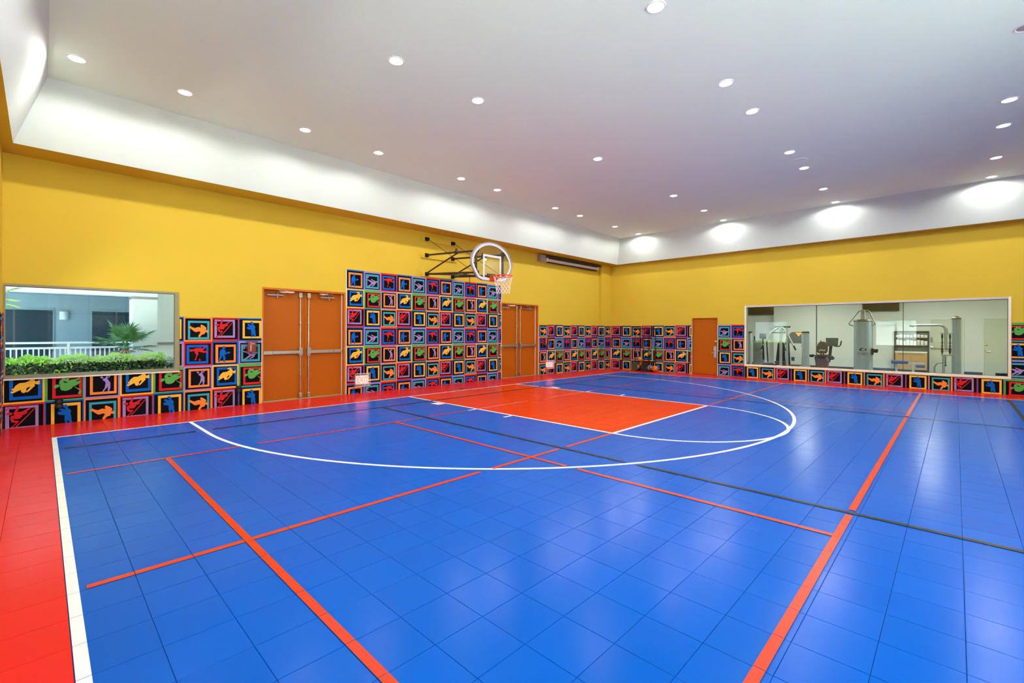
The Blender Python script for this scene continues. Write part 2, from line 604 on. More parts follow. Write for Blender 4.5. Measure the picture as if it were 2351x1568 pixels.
# ------------------------------------------------------------------ ceiling: raised white tray inside a yellow soffit
TB = (-.95, 53.15, -14.0, 32.18)      # tray opening at the soffit
TT = (.20, 51.95, -12.9, 31.05)       # tray at the ceiling
ceiling = struct('ceiling', MB().box(XN - .6, XR + .5, YB - .5, YL + .9, ZC, ZC + .2), M_white, 'flat white raised ceiling')
sf = MB()
sf.box(XN, XR, TB[3], YL, ZS, ZS + .1)
sf.box(XN, XR, YB, TB[2], ZS, ZS + .1)
sf.box(XN, TB[0], TB[2], TB[3], ZS, ZS + .1)
sf.box(TB[1], XR, TB[2], TB[3], ZS, ZS + .1)
part('soffit', sf, M_yellow, ceiling)
cb = [(TB[0], TB[2]), (TB[1], TB[2]), (TB[1], TB[3]), (TB[0], TB[3])]
ct = [(TT[0], TT[2]), (TT[1], TT[2]), (TT[1], TT[3]), (TT[0], TT[3])]
ob = [(XN, YB), (XR, YB), (XR, YL), (XN, YL)]
for k in range(4):
    k2 = (k + 1) % 4
    b_ = MB()
    b_.quad((*cb[k], ZS), (*cb[k2], ZS), (*ct[k2], ZC), (*ct[k], ZC))
    part('tray_side', b_, M_side, ceiling)

# ------------------------------------------------------------------ recessed downlights
M_lens = mat('lit downlight lens', (255, 250, 240), 0.4, var=0.0, emit=6.0)
M_ring = mat('white downlight ring', (235, 235, 235), 0.4, var=0.01)
M_off = mat('unlit downlight lens', (168, 160, 150), 0.3, var=0.1)
dl_ring = MB().lathe((0, 0, 0), [(.36, 0), (.35, -.03), (.30, -.035), (.27, -.005)], 24).mesh('trim_ring', M_ring)
dl_lens = MB().lathe((0, 0, 0), [(.27, -.012), (.262, -.018)], 24).mesh('lens', M_lens)
dl_lens0 = MB().lathe((0, 0, 0), [(.27, -.012), (.262, -.018)], 24).mesh('lens', M_off)
spot_d = bpy.data.lights.new('downlight_beam', 'SPOT')
spot_d.energy = LAMP_W
spot_d.spot_size = R(172)
spot_d.spot_blend = 0.3
spot_d.shadow_soft_size = 0.07
spot_d.color = (1.0, 0.975, 0.94)
XS = (1.08, 5.05, 11.0, 15.85, 23.05, 27.0, 34.85, 38.92, 45.7, 51.03)
def downlight(x, y, lit, label):
    t = thing('recessed_downlight', (x, y, ZC), label, 'downlight', 'recessed ceiling downlights')
    link('trim_ring', dl_ring, t)
    link('lens', dl_lens if lit else dl_lens0, t)
    if lit:
        l = bpy.data.objects.new('downlight_beam', spot_d)
        COL.objects.link(l)
        l.location = (0, 0, -.10 * FT)
        l.parent = t
ROWS = ('row nearest the hoop wall', 'second row from the hoop wall', 'third row from the hoop wall', 'fourth row from the hoop wall', 'fifth row from the hoop wall')
for r_, y_ in enumerate((28.0, 17.92, 8.0, -1.97, -11.9)):
    xs_ = [x_ for x_ in XS if not (y_ == 17.92 and x_ in (23.05, 34.85))]
    for n_, x_ in enumerate(reversed(xs_)):
        lit = not (y_ == -1.97 and x_ == 27.0)
        downlight(x_, y_, lit, ('lit' if lit else 'unlit') + ' recessed downlight, %s from the gym wall in the %s' % (ORD[n_], ROWS[r_]))
sp = thing('ceiling_speaker', (37.1, 8.0, ZC), 'flush round white ceiling speaker between two downlights', 'speaker')
part('rim', MB().lathe((37.1, 8.0, ZC), [(.62, 0), (.60, -.025), (.56, -.02)], 28), M_white, sp)
part('grille', MB().lathe((37.1, 8.0, ZC), [(.56, -.004), (.5, -.008)], 28), M_white, sp)

# ------------------------------------------------------------------ windows
def frame_x(name, o_, yf, yb, wl, wr, wb, wt, m_, glass, parent_label, sill_m):
    """window in a wall that runs along X"""
    xa, xb, za, zb = o_
    t = struct_empty(name, ((xa + xb) / 2, (yf + yb) / 2, za), parent_label)
    b_ = MB()
    b_.box(xa, xa + wl, yf, yb, za, zb); b_.box(xb - wr, xb, yf, yb, za, zb)
    b_.box(xa + wl, xb - wr, yf, yb, za, za + wb); b_.box(xa + wl, xb - wr, yf, yb, zb - wt, zb)
    part('window_frame', b_, m_, t)
    part('pane', MB().box(xa + wl, xb - wr, (yf + yb) / 2 - .012, (yf + yb) / 2 + .012, za + wb, zb - wt), glass, t)
    return t
w1 = frame_x('window_1', W1, YL - .05, YL + .25, .05, .2, .16, .11, M_frame1, M_glass,
             'wide fixed window in an olive bronze frame looking onto the courtyard', M_frame1)
part('window_sill', MB().box(W1[0], W1[1] + .05, YL - .12, YL + .02, W1[2] - .05, W1[2] + .015), mat('pale sill strip', (222, 216, 200), .4), w1)
part('glazing_bead', MB().box(W1[0] + .05, W1[1] - .2, YL + .02, YL + .06, W1[2] + .16, W1[2] + .2)
     .box(W1[0] + .05, W1[1] - .2, YL + .02, YL + .06, W1[3] - .15, W1[3] - .11)
     .box(W1[1] - .24, W1[1] - .2, YL + .02, YL + .06, W1[2] + .2, W1[3] - .15), mat('grey green glazing bead', (118, 124, 108), .5), w1)
for nm, wv in (('window_3', W3), ('window_4', W4)):
    t = struct_empty(nm, (XN - .3, (wv[0] + wv[1]) / 2, wv[2]), 'courtyard window in an olive bronze frame')
    b_ = MB()
    b_.box(XN - .3, XN + .03, wv[0], wv[0] + .18, wv[2], wv[3]).box(XN - .3, XN + .03, wv[1] - .18, wv[1], wv[2], wv[3])
    b_.box(XN - .3, XN + .03, wv[0] + .18, wv[1] - .18, wv[2], wv[2] + .16).box(XN - .3, XN + .03, wv[0] + .18, wv[1] - .18, wv[3] - .12, wv[3])
    part('window_frame', b_, M_frame1, t)
    part('pane', MB().box(XN - .16, XN - .135, wv[0] + .18, wv[1] - .18, wv[2] + .16, wv[3] - .12), M_glass, t)
# added storefront glazing behind the viewer, brings daylight to the ceiling
t = struct_empty('added_window', (10.5, YB - .25, .4), 'tall storefront window added to the end wall for daylight')
b_ = MB()
for k in range(6):
    x_ = .5 + k * 20.0 / 5
    b_.box(x_ - .09, x_ + .09, YB - .4, YB - .1, .4, 13.2)
for z_ in (.45, 7.2, 13.1):
    b_.box(.5, 20.5, YB - .38, YB - .12, z_ - .09, z_ + .09)
part('window_frame', b_, M_frame1, t)
for k in range(5):
    xa_, xb_ = .59 + k * 20.0 / 5, .41 + (k + 1) * 20.0 / 5
    for za_, zb_ in ((.54, 7.11), (7.29, 13.01)):
        part('pane', MB().box(xa_, xb_, YB - .26, YB - .24, za_, zb_), M_glass, t)
# long gym partition window, three butt-jointed panes
t = struct_empty('window_2', (XR, 6.77, W2[2]), 'long three-pane interior window in a cream frame looking into the gym')
ya, yb, za, zb = W2
b_ = MB()
b_.box(XR - .07, XR + .42, ya, ya + .17, za, zb).box(XR - .07, XR + .42, yb - .17, yb, za, zb)
b_.box(XR - .07, XR + .42, ya + .17, yb - .17, za, za + .2)
part('window_frame', b_, M_frame2, t, .015)
part('head_channel', MB().box(XR - .05, XR + .42, ya + .17, yb - .17, zb - .17, zb), mat('grey lilac metal channel', (196, 186, 186), .4), t)
part('head_gasket', MB().box(XR + .12, XR + .28, ya + .17, yb - .17, zb - .2, zb - .17), M_black, t)
cuts = [yb - .17, 10.03, 3.41, ya + .17]
for k in range(3):
    part('pane', MB().box(XR + .19, XR + .215, cuts[k + 1] + .02, cuts[k] - .02, za + .2, zb - .2), M_gglass, t)
for k in (1, 2):
    part('pane_joint', MB().box(XR + .185, XR + .22, cuts[k] - .025, cuts[k] + .025, za + .2, zb - .2), mat('dark joint', (52, 66, 60), .4), t)
part('pane_joint', MB().box(XR + .18, XR + .225, cuts[0] - .03, cuts[0], za + .2, zb - .2).box(XR + .18, XR + .225, cuts[3], cuts[3] + .03, za + .2, zb - .2),
     mat('dark joint', (52, 66, 60), .4), t)

# ------------------------------------------------------------------ doors
M_frame_lit = mat('lit orange door frame', (196, 104, 20), 0.45, var=0.04, spec=0.15)  # door orange made paler, light on the jamb put into the colour
def double_door(name, dx, label):
    xa, xb, za, zb = dx
    mid = (xa + xb) / 2
    t = struct_empty(name, (mid, YL + .4, 0), label)
    b_ = MB()
    yd = YL + .42
    b_.box(xa, xa + .12, YL + .005, YL + .62, 0, zb).box(xb - .12, xb, YL + .005, YL + .62, 0, zb)
    b_.box(xa + .12, xb - .12, YL + .005, YL + .62, zb - .14, zb)
    part('door_frame', b_, M_frame_lit, t, .01)
    part('threshold', MB().box(xa + .12, xb - .12, YL + .1, YL + .62, .0, .045), mat('brass threshold', (206, 186, 140), .35, .5), t)
    part('door_backing', MB().box(xa + .01, xb - .01, YL + .72, YL + .88, 0, zb - .01), M_black, t)
    # slim bright weather strip on the latch side jamb
    part('weather_strip', MB().box(xb - .16, xb - .12, yd - .10, yd + .0, .05, zb - .14), M_wtrim, t)
    for s in (-1, 1):
        x0, x1 = (xa + .125, mid - .008) if s < 0 else (mid + .008, xb - .165)
        leaf = part('door_leaf', MB().box(x0, x1, yd, yd + .15, .05, zb - .15), M_orange, t, .006)
        xr_ = mid + s * .30                      # vertical rod
        xe = xa + .16 if s < 0 else xb - .2      # hinge end of the bar
        zb_ = 3.42
        # push bar: fixed housing and moving touch bar
        lo, hi = min(xr_, xe), max(xr_, xe)
        hx = lo + .62 if s < 0 else hi - .62
        part('push_bar', MB().box(min(hx, xr_), max(hx, xr_), yd - .19, yd - .0, zb_ - .12, zb_ + .10), M_steel, leaf, .015)
        part('bar_housing', MB().box(min(hx + s * .02, xe), max(hx + s * .02, xe), yd - .20, yd, zb_ - .13, zb_ + .11), M_steel, leaf, .012)
        b_ = MB()
        b_.box(xr_ - .13, xr_ + .13, yd - .22, yd, zb_ - .22, zb_ + .30)
        b_.box(xr_ - .11, xr_ + .11, yd - .18, yd, zb_ - .34, zb_ - .22)
        part('latch_case', b_, M_steel, leaf, .03)
        b_ = MB()
        b_.cyl((xr_, yd - .09, zb_ + .3), (xr_, yd - .09, zb - .55), .036, 10)
        b_.cyl((xr_, yd - .09, .38), (xr_, yd - .09, zb_ - .33), .036, 10)
        part('vertical_rod', b_, M_chrome, leaf)
        for z_ in (1.75, 5.55):
            part('rod_guide', MB().lathe((xr_, yd - .09, z_), [(.05, -.06), (.085, -.03), (.085, .03), (.05, .06)], 12)
                 .box(xr_ - .03, xr_ + .03, yd - .09, yd, z_ - .03, z_ + .03), M_chrome, leaf)
        part('rod_latch', MB().box(xr_ - .10, xr_ + .10, yd - .17, yd, .09, .40), M_steel, leaf, .02)
        part('rod_latch', MB().box(xr_ - .12, xr_ + .12, yd - .17, yd, zb - .56, zb - .20), M_steel, leaf, .02)
        # surface closer with folded arm
        cx = x0 + .95 if s < 0 else x1 - 1.0
        zc = zb - .48
        b_ = MB()
        b_.cyl((cx - .68, yd - .10, zc), (cx + .40, yd - .10, zc), .075, 12)
        b_.lathe((cx + .02, yd - .10, zc), [(.06, -.16), (.07, -.12), (.04, -.08), (.04, .1), (.06, .14), (.05, .17)], 12)
        part('door_closer', b_, M_steel, leaf)
        ex = cx + (1.05 if s < 0 else -.85)
        b_ = MB()
        b_.tube([(cx + .02, yd - .1, zc + .15), (cx + .12, yd - .25, zc + .22), (ex, yd - .42, zc + .20)], .022, 6)
        b_.tube([(ex, yd - .42, zc + .20), (ex, yd - .40, zc + .26), (cx + (.05 if s < 0 else .32), yd - .16, zc + .33)], .022, 6)
        b_.sphere((ex, yd - .42, zc + .22), .045, 8, 6)
        part('closer_arm', b_, M_chrome, leaf)
    return t
double_door('door_1', D1, 'orange steel double door with push bars between the low and the tall mural')
double_door('door_2', D2, 'orange steel double door with push bars between the tall mural and the roller screen')
# single door in the right wall
ya, yb, za, zb = D3
t = struct_empty('door_3', (XR, (ya + yb) / 2, 0), 'single flush orange door with steel lever plate')
part('door_frame', MB().box(XR - .015, XR + .45, ya, ya + .1, 0, zb).box(XR - .015, XR + .45, yb - .1, yb, 0, zb)
     .box(XR - .015, XR + .45, ya + .1, yb - .1, zb - .1, zb), M_orange, t, .01)
leaf = part('door_leaf', MB().box(XR + .12, XR + .28, ya + .11, yb - .11, .03, zb - .11), M_orange, t)
part('lock_plate', MB().box(XR + .09, XR + .12, ya + .18, ya + .46, 2.0, 3.32), mat('pale steel plate', (205, 205, 215), .3, .6), leaf, .01)
part('lever_handle', MB().tube([(XR + .09, ya + .32, 2.6), (XR - .08, ya + .32, 2.6), (XR - .08, ya + .34, 2.6), (XR - .08, ya + .62, 2.58)], .035, 8)
     .tube([(XR + .1, ya + .3, 2.35), (XR - .04, ya + .3, 2.4), (XR - .04, ya + .3, 2.85), (XR + .1, ya + .3, 2.9)], .025, 8), M_chrome, leaf)
part('deadbolt', MB().lathe((XR + .12, ya + .28, 3.85), [(.13, 0), (.12, -.06), (.06, -.09)], 16, axis='x'), M_chrome, leaf)
part('hinge_strip', MB().box(XR - .02, XR - .01, yb - .05, yb, .3, 6.2), M_steel, t)

# ------------------------------------------------------------------ sports mural wall covering
# nine square designs in a 3 x 3 repeat; silhouettes in thousandths of a square, origin top left
FIGS = {
    'football': ([[[232,366],[266,406],[376,449],[500,402],[566,421],[599,425],[569,368],[569,336],[600,299],[665,334],[734,382],[775,431],[782,480],[754,522],[761,546],[795,513],[823,529],[854,570],[850,611],[829,641],[747,612],[736,621],[733,670],[684,703],[636,703],[580,777],[550,826],[504,818],[498,802],[512,728],[533,696],[581,614],[526,581],[416,612],[361,591],[224,463],[162,452],[169,415]]], []),
    'ski': ([[[345,89],[413,95],[375,147],[382,213],[344,256],[420,276],[503,244],[648,148],[679,164],[640,216],[472,337],[579,276],[597,310],[548,361],[472,388],[464,430],[403,498],[335,502],[275,483],[267,516],[297,549],[373,557],[392,590],[357,633],[229,600],[199,525],[192,434],[215,384],[291,366],[261,291],[306,224],[322,148]],[[94,319],[117,278],[170,252],[238,283],[248,317],[207,359],[170,343],[109,332]],[[762,167],[777,178],[600,442],[307,803],[274,791],[570,429]],[[327,629],[353,641],[217,786],[196,776]],[[123,816],[169,766],[217,791],[198,833],[146,836]],[[79,171],[109,134],[353,94],[353,114],[132,150],[117,195],[82,191]]], []),
    'boxer': ([[[455,159],[559,149],[562,184],[588,228],[578,282],[606,299],[662,370],[662,432],[641,459],[670,565],[672,672],[693,761],[688,814],[620,830],[628,786],[596,724],[564,679],[564,759],[552,829],[491,837],[515,793],[495,652],[501,511],[380,493],[324,458],[324,414],[349,379],[405,388],[421,361],[349,318],[350,283],[382,247],[438,265],[478,308],[526,299],[518,273],[478,247],[466,203]]], []),
    'bowler': ([[[186,336],[214,313],[339,315],[395,267],[436,276],[520,256],[603,262],[645,296],[743,206],[805,199],[791,232],[743,273],[687,338],[659,362],[687,388],[798,407],[847,467],[840,508],[791,457],[673,470],[547,418],[492,408],[498,532],[449,612],[414,758],[379,765],[372,740],[414,644],[428,554],[366,438],[352,381],[311,396],[255,403],[234,435],[220,394],[188,377]],[[580,757],[570,784],[546,795],[522,782],[513,754],[523,726],[546,716],[570,728]]], []),
    'tennis': ([[[378,243],[401,210],[469,206],[484,271],[469,321],[431,337],[483,381],[506,466],[491,500],[521,501],[559,468],[612,443],[664,462],[672,496],[634,537],[566,527],[536,543],[490,576],[445,583],[487,661],[482,813],[489,873],[406,875],[411,794],[399,675],[362,590],[347,674],[286,824],[294,871],[221,881],[230,839],[264,671],[287,587],[264,553],[295,402],[325,352],[385,328],[373,285]]], []),
    'soccer': ([[[155,415],[251,445],[420,486],[515,546],[558,536],[484,476],[395,416],[432,387],[538,447],[644,487],[686,498],[750,478],[771,518],[760,558],[696,577],[653,627],[631,686],[567,745],[449,793],[417,773],[514,715],[557,666],[504,665],[429,714],[343,782],[177,830],[156,820],[247,761],[354,683],[419,615],[340,545],[208,484]],[[263,297],[242,342],[193,361],[144,342],[125,296],[145,251],[194,232],[243,251]]], [[[220,297],[202,320],[172,311],[172,282],[202,273]]]),
    'golf': ([[[467,218],[534,278],[502,317],[440,271]],[[502,342],[578,296],[632,191],[680,144],[722,178],[718,253],[653,307],[640,290],[687,235],[680,193],[653,233],[633,282],[660,365],[723,476],[723,666],[703,739],[682,828],[634,825],[659,728],[650,604],[620,660],[551,754],[537,802],[503,800],[513,743],[565,664],[589,494],[578,427],[530,392]]], []),
    'basketball': ([[[566,155],[625,149],[685,126],[715,161],[737,214],[774,258],[774,292],[804,277],[879,255],[882,384],[819,389],[752,360],[767,429],[700,511],[611,615],[559,646],[566,604],[596,555],[656,465],[604,462],[559,519],[566,595],[522,651],[477,648],[440,603],[435,544],[358,581],[283,626],[239,648],[201,620],[201,587],[268,575],[253,544],[221,535],[224,506],[268,483],[313,394],[402,316],[536,306],[633,251],[663,202],[618,191],[588,224]]], []),
    'hockey': ([[[231,502],[248,450],[305,432],[371,448],[387,475],[321,542],[239,570]],[[395,466],[354,403],[371,298],[412,273],[453,196],[518,234],[600,238],[624,283],[600,335],[665,285],[796,274],[902,199],[877,295],[763,360],[910,350],[902,402],[828,478],[714,535],[681,595],[599,653],[517,671],[419,644],[386,589],[370,500]],[[738,527],[918,660],[935,749],[885,817],[844,797],[853,745],[885,685],[746,554]]], [[[462,325],[559,363],[570,399],[485,377]]]),
}
def pile(name, rgb):
    return mat('mural ' + name, rgb, 0.78, var=0.14, scale=26, bump=0.25, bscale=220, spec=0.1)
PC = dict(blue=pile('blue', (12, 96, 190)), red=pile('red', (206, 36, 44)), lav=pile('lavender', (160, 132, 188)),
          teal=pile('teal', (58, 160, 178)), yel=pile('yellow', (240, 184, 62)), org=pile('orange', (240, 138, 58)),
          grn=pile('green', (92, 164, 78)), blk=pile('black', (11, 11, 15)))
# design: border colour, frame colour, figure colour, black field, frame outer, frame inner (l, r, t, b)
DES = {
    'tennis': ('blue', 'org', 'blue', (.035, .93, .06, .965), (.12, .89, .145, .92), (.217, .81, .24, .825)),
    'soccer': ('lav', 'teal', 'lav', (.06, .925, .085, .955), (.095, .865, .15, .905), (.18, .78, .25, .81)),
    'bowler': ('red', 'blue', 'red', (.048, .945, .085, .945), (.09, .855, .14, .91), (.185, .778, .235, .815)),
    'basketball': ('yel', 'blue', 'yel', (.052, .945, .07, .94), (.17, .93, .11, .87), (.255, .84, .205, .765)),
    'hockey': ('grn', 'red', 'grn', (.07, .965, .13, .955), (.185, .945, .165, .915), (.27, .87, .245, .825)),
    'golf': ('lav', 'org', 'lav', (.05, .945, .08, .945), (.16, .905, .13, .88), (.24, .83, .21, .79)),
    'ski': ('red', 'lav', 'red', (.03, .965, .06, .92), (.077, .853, .085, .85), (.168, .777, .16, .765)),
    'boxer': ('blue', 'yel', 'blue', (.035, .965, .05, .955), (.155, .915, .1, .885), (.242, .83, .2, .805)),
    'football': ('org', 'teal', 'org', (.045, .935, .055, .935), (.137, .896, .152, .915), (.213, .815, .235, .825)),
}
GRID = [['tennis', 'soccer', 'bowler'], ['basketball', 'hockey', 'golf'], ['ski', 'boxer', 'football']]
SQ = 1.5
SQ_CACHE = {}
def ring_quads(o_, i_):
    l, r, t_, b_ = o_; l2, r2, t2, b2 = i_
    return [[(l, t_), (r, t_), (r2, t2), (l2, t2)], [(l, b2 * 0 + b_), (r, b_), (r2, b2), (l2, b2)],
            [(l, t_), (l2, t2), (l2, b2), (l, b_)], [(r, t_), (r2, t2), (r2, b2), (r, b_)]]
def square_mesh(des, rect, pitch):
    key = (des,) + tuple(round(v, 3) for v in rect) + (pitch,)
    if key in SQ_CACHE:
        return SQ_CACHE[key]
    bc, fc, gc, bl, fo, fi = DES[des]
    ua, ub, va, vb = rect
    def place(b_, poly, mi, d):
        Q = clip_poly(poly, ua, ub, va, vb)
        if len(Q) >= 3:
            b_.add([((u - ua) * SQ, -d, -(v - va) * pitch) for u, v in Q], [tuple(range(len(Q)))], mi)
    b_ = MB()
    full = (0., 1., 0., 1.)
    for q in ring_quads(full, bl): place(b_, q, 0, 0)
    for q in ring_quads(bl, fo): place(b_, q, 1, 0)
    for q in ring_quads(fo, fi): place(b_, q, 2, 0)
    l, r, t_, bb = fi
    place(b_, [(l, t_), (r, t_), (r, bb), (l, bb)], 1, 0)
    me = b_.mesh('mural_square', [PC[bc], PC['blk'], PC[fc]], recalc=False)
    f_ = MB()
    for lay, (polys, mi) in enumerate(((FIGS[des][0], 0), (FIGS[des][1], 1))):
        for P in polys:
            pts = [(x / 1000., y / 1000.) for x, y in P]
            for tri in tessellate_polygon([[Vector((x, y, 0)) for x, y in pts]]):
                place(f_, [pts[i] for i in tri], mi, .010 + .006 * lay)
    fm = f_.mesh('figure', [PC[gc], PC['blk']], recalc=False) if f_.f else None
    SQ_CACHE[key] = (me, fm)
    return SQ_CACHE[key]
M_back = mat('mural backing', (26, 24, 28), .8)
M_edge = mat('pale mural edge trim', (228, 222, 214), .5)
def face_fn(face):
    """(u, z, d) -> world; u grows to the right as seen from the room"""
    k, plane = face
    if k == 'L': return lambda u, z, d: (u, plane - d, z)
    if k == 'R': return lambda u, z, d: (plane - d, -u, z)
    return lambda u, z, d: (plane + d, u, z)
ROT = {'L': 0.0, 'R': -math.pi / 2, 'N': math.pi / 2}
def mural(label, faces, trims=()):
    """faces: (face, [rects u0,u1,z0,z1], u origin, column phase, top z, row phase, pitch)"""
    f0 = face_fn(faces[0][0]); r0 = faces[0][1][0]
    t = thing('mural_panel', f0(r0[0], 0, 0), label, 'mural')
    bk = MB()
    for face, rects, uo, cph, zt, rph, pitch in faces:
        fn = face_fn(face)
        for u0, u1, z0, z1 in rects:
            A = fn(u0, z0, .006); B = fn(u1, z1, .045)
            bk.box(min(A[0], B[0]), max(A[0], B[0]), min(A[1], B[1]), max(A[1], B[1]), z0, z1)
    part('backing', bk, M_back, t)
    for face, rects, uo, cph, zt, rph, pitch in faces:
        fn = face_fn(face)
        for u0, u1, z0, z1 in rects:
            for c in range(math.floor((u0 - uo) / SQ + 1e-4), math.ceil((u1 - uo) / SQ - 1e-4)):
                for r in range(max(0, math.floor((zt - z1) / pitch + 1e-4)), math.ceil((zt - z0) / pitch - 1e-4)):
                    a = max(0, (u0 - uo) / SQ - c); b = min(1, (u1 - uo) / SQ - c)
                    p = max(0, (zt - z1) / pitch - r); q = min(1, (zt - z0) / pitch - r)
                    if b - a < .01 or q - p < .01:
                        continue
                    me, fm = square_mesh(GRID[(r + rph) % 3][(c + cph) % 3], (a, b, p, q), pitch)
                    w = Vector(fn(uo + (c + a) * SQ, zt - (r + p) * pitch, .05)) - base_of(t)
                    s = link('mural_square', me, t, w, ROT[face[0]])
                    if fm is not None:
                        link('figure', fm, s)
    for face, u, z0, z1 in trims:
        fn = face_fn(face)
        A = fn(u - .022, z0, .006); B = fn(u + .022, z1, .07)
        part('edge_trim', MB().box(min(A[0], B[0]), max(A[0], B[0]), min(A[1], B[1]), max(A[1], B[1]), z0, z1), M_edge, t)
    return t
LW, RW, NW = ('L', YL), ('R', XR), ('N', XN)
mural('low mural of framed athletes wrapping under and beside the courtyard window',
      [(LW, [(5.93, 10.55, 2.42, 5.80), (-1.34, 10.55, 0.0, 2.42)], -1.36, 0, 5.80, 2, 1.53)],
      [(LW, 10.55, 0, 5.8)])
mural('tall mural of framed athletes under the basketball hoop',
      [(LW, [(16.62, 33.57, 0.0, 9.79)], 16.60, 0, 9.79, 0, 1.506)],
      [(LW, 16.60, 0, 9.79), (LW, 33.57, 0, 9.79)])
mural('low mural of framed athletes running around the corner pilaster behind the ball rack',
      [(LW, [(39.62, 51.79, 0, 5.78)], 39.60, 2, 5.78, 2, 1.495),
       (('R', 51.80), [(-34.19, -33.73, 0, 5.78)], -34.2 - (51.8 - 51.6), 1, 5.78, 2, 1.495),
       (('L', 33.73), [(51.75, 54.09, 0, 5.78)], 51.0, 1, 5.78, 2, 1.495),
       (RW, [(-33.68, -22.60, 0, 5.78)], -33.6, 0, 5.78, 2, 1.495)],
      [(LW, 39.60, 0, 5.78), (RW, -22.60, 0, 5.78)])
mural('mural strip of framed athletes two squares wide between the single door and the gym window',
      [(RW, [(-19.58, -16.76, 0, 5.79)], -19.6, 1, 5.79, 0, 1.495)],
      [(RW, -19.59, 0, 5.79)])
mural('low single row of framed athletes under the gym window',
      [(RW, [(-16.75, 2.78, 0, 1.19)], -16.70, 1, 1.30, 2, 1.495)])
mural('mural of framed athletes past the gym window end nearest the brass deadbolt door',
      [(RW, [(3.22, 15.9, 1.2, 5.77), (2.79, 15.9, 0, 1.19)], 2.79, 1, 5.77, 1, 1.495)])
mural('narrow mural of framed athletes on the side wall meeting the courtyard window',
      [(NW, [(31.9, 34.14, 0, 5.8), (24.0, 31.9, 0, 2.42)], 24.0, 0, 5.80, 2, 1.53)])

# ------------------------------------------------------------------ basketball hoop on its wall frame
M_tube = mat('dark bronze tube', (70, 62, 50), 0.4, 0.5, var=0.1)
M_hard = mat('black hardware', (34, 32, 34), 0.45, 0.4, var=0.1)
M_bbf = mat('lilac grey backboard frame', (150, 148, 162), 0.4, 0.2, var=0.04)
M_bbw = mat('white backboard marking', (226, 228, 236), 0.4, var=0.02)
M_rim = mat('orange rim', (232, 78, 20), 0.35, var=0.05)
M_net = mat('white net cord', (236, 232, 226), 0.7, var=0.03)
M_bglass = glass_mat('backboard glass', (0.93, 0.96, 0.94), 1.35, 0.9)
HX, HY = 25.38, 26.9                       # backboard centre line and plane
hoop = thing('basketball_hoop', (HX + .2, YL, 9.8), 'fan-shaped glass basketball backboard with orange rim on a wall-mounted tube frame', 'basketball hoop')
# wall boards (painted with the wall)
for nm, z0, z1 in (('mounting_board', 13.0, 13.48), ('mounting_board', 11.5, 11.9), ('mounting_board', 9.86, 10.3)):
    part(nm, MB().box(23.55, 27.55, YL - .12, YL - .006, z0, z1), M_yellow, hoop, .01)
XA, XB = 24.08, 27.02
YW_ = YL - .12
zu, zl = 11.78, 10.09
fr_u, fr_l = 11.35, 9.62                     # where the tubes meet the backboard posts
PX = (23.9, 26.85)
YP = HY + .28
for x_ in (XA, XB):
    for z_ in (13.22, zu, zl):
        b_ = MB()
        b_.box(x_ - .17, x_ + .17, YW_ - .06, YW_, z_ - .17, z_ + .17)
        b_.box(x_ - .12, x_ - .05, YW_ - .28, YW_ - .06, z_ - .12, z_ + .12).box(x_ + .05, x_ + .12, YW_ - .28, YW_ - .06, z_ - .12, z_ + .12)
        b_.cyl((x_ - .15, YW_ - .2, z_), (x_ + .15, YW_ - .2, z_), .06, 8)
        part('wall_bracket', b_, M_hard, hoop)
for k, x_ in enumerate((XA, XB)):
    px = PX[k]
    part('upper_tube', MB().cyl((x_, YW_ - .2, zu), (px, YP, fr_u), .085, 12), M_tube, hoop)
    part('lower_tube', MB().cyl((x_, YW_ - .2, zl), (px, YP, fr_l), .085, 12), M_tube, hoop)
    # knee brace from the lower bracket up to the upper tube
    f_ = .62
    top = (x_ + (px - x_) * f_, YW_ - .2 + (YP - YW_ + .2) * f_, zu + (fr_u - zu) * f_)
    part('knee_brace', MB().cyl((x_ + .02, YW_ - .22, zl + .15), (top[0], top[1], top[2] - .12), .065, 10), M_tube, hoop)
    part('tube_clamp', MB().lathe(top, [(.12, -.16), (.13, -.1), (.13, .1), (.1, .16)], 12).lathe((top[0], top[1], top[2] + .16), [(.05, 0), (.07, .08), (.03, .2)], 10), M_hard, hoop)
    b_ = MB().cyl((px, YP, fr_l - .02), (px, YP, fr_u + .05), .10, 12)
    part('backboard_post', b_, M_tube, hoop)
    for z_ in (fr_u, fr_l):
        part('post_joint', MB().lathe((px, YP, z_), [(.13, -.2), (.17, -.14), (.17, .14), (.13, .2)], 12)
             .box(px - .12, px + .12, HY + .03, YP, z_ - .12, z_ + .12), M_tube, hoop)
    # safety chain from the top board to the front of the lower tube
    a, c = Vector((x_, YW_ - .22, 13.2)), Vector((px + (x_ - px) * .06, YP + .45, fr_l + .16))
    b_ = MB()
    n = 60
    for i in range(n):
        p, q = a.lerp(c, i / n), a.lerp(c, (i + 1.25) / n)
        b_.tube([p, q], .022 if i % 2 else .014, 5, cap=False)
    part('chain', b_, M_hard, hoop)
part('cross_brace', MB().cyl((XA + .02, YW_ - .9, zl - .08), (PX[1] - .1, YP + .9, fr_l + .05), .06, 10), M_tube, hoop)
part('cross_brace', MB().cyl((XB - .02, YW_ - .9, zl - .02), (PX[0] + .1, YP + .9, fr_l + .08), .06, 10), M_tube, hoop)
b_ = MB()
for i in range(9):
    z_ = fr_l - .1 - i * .1
    b_.tube([(PX[0] - .02, YP + .75, z_), (PX[0] - .02, YP + .75, z_ - .12)], .03 if i % 2 else .018, 6)
part('hanging_chain', b_, M_hard, hoop)
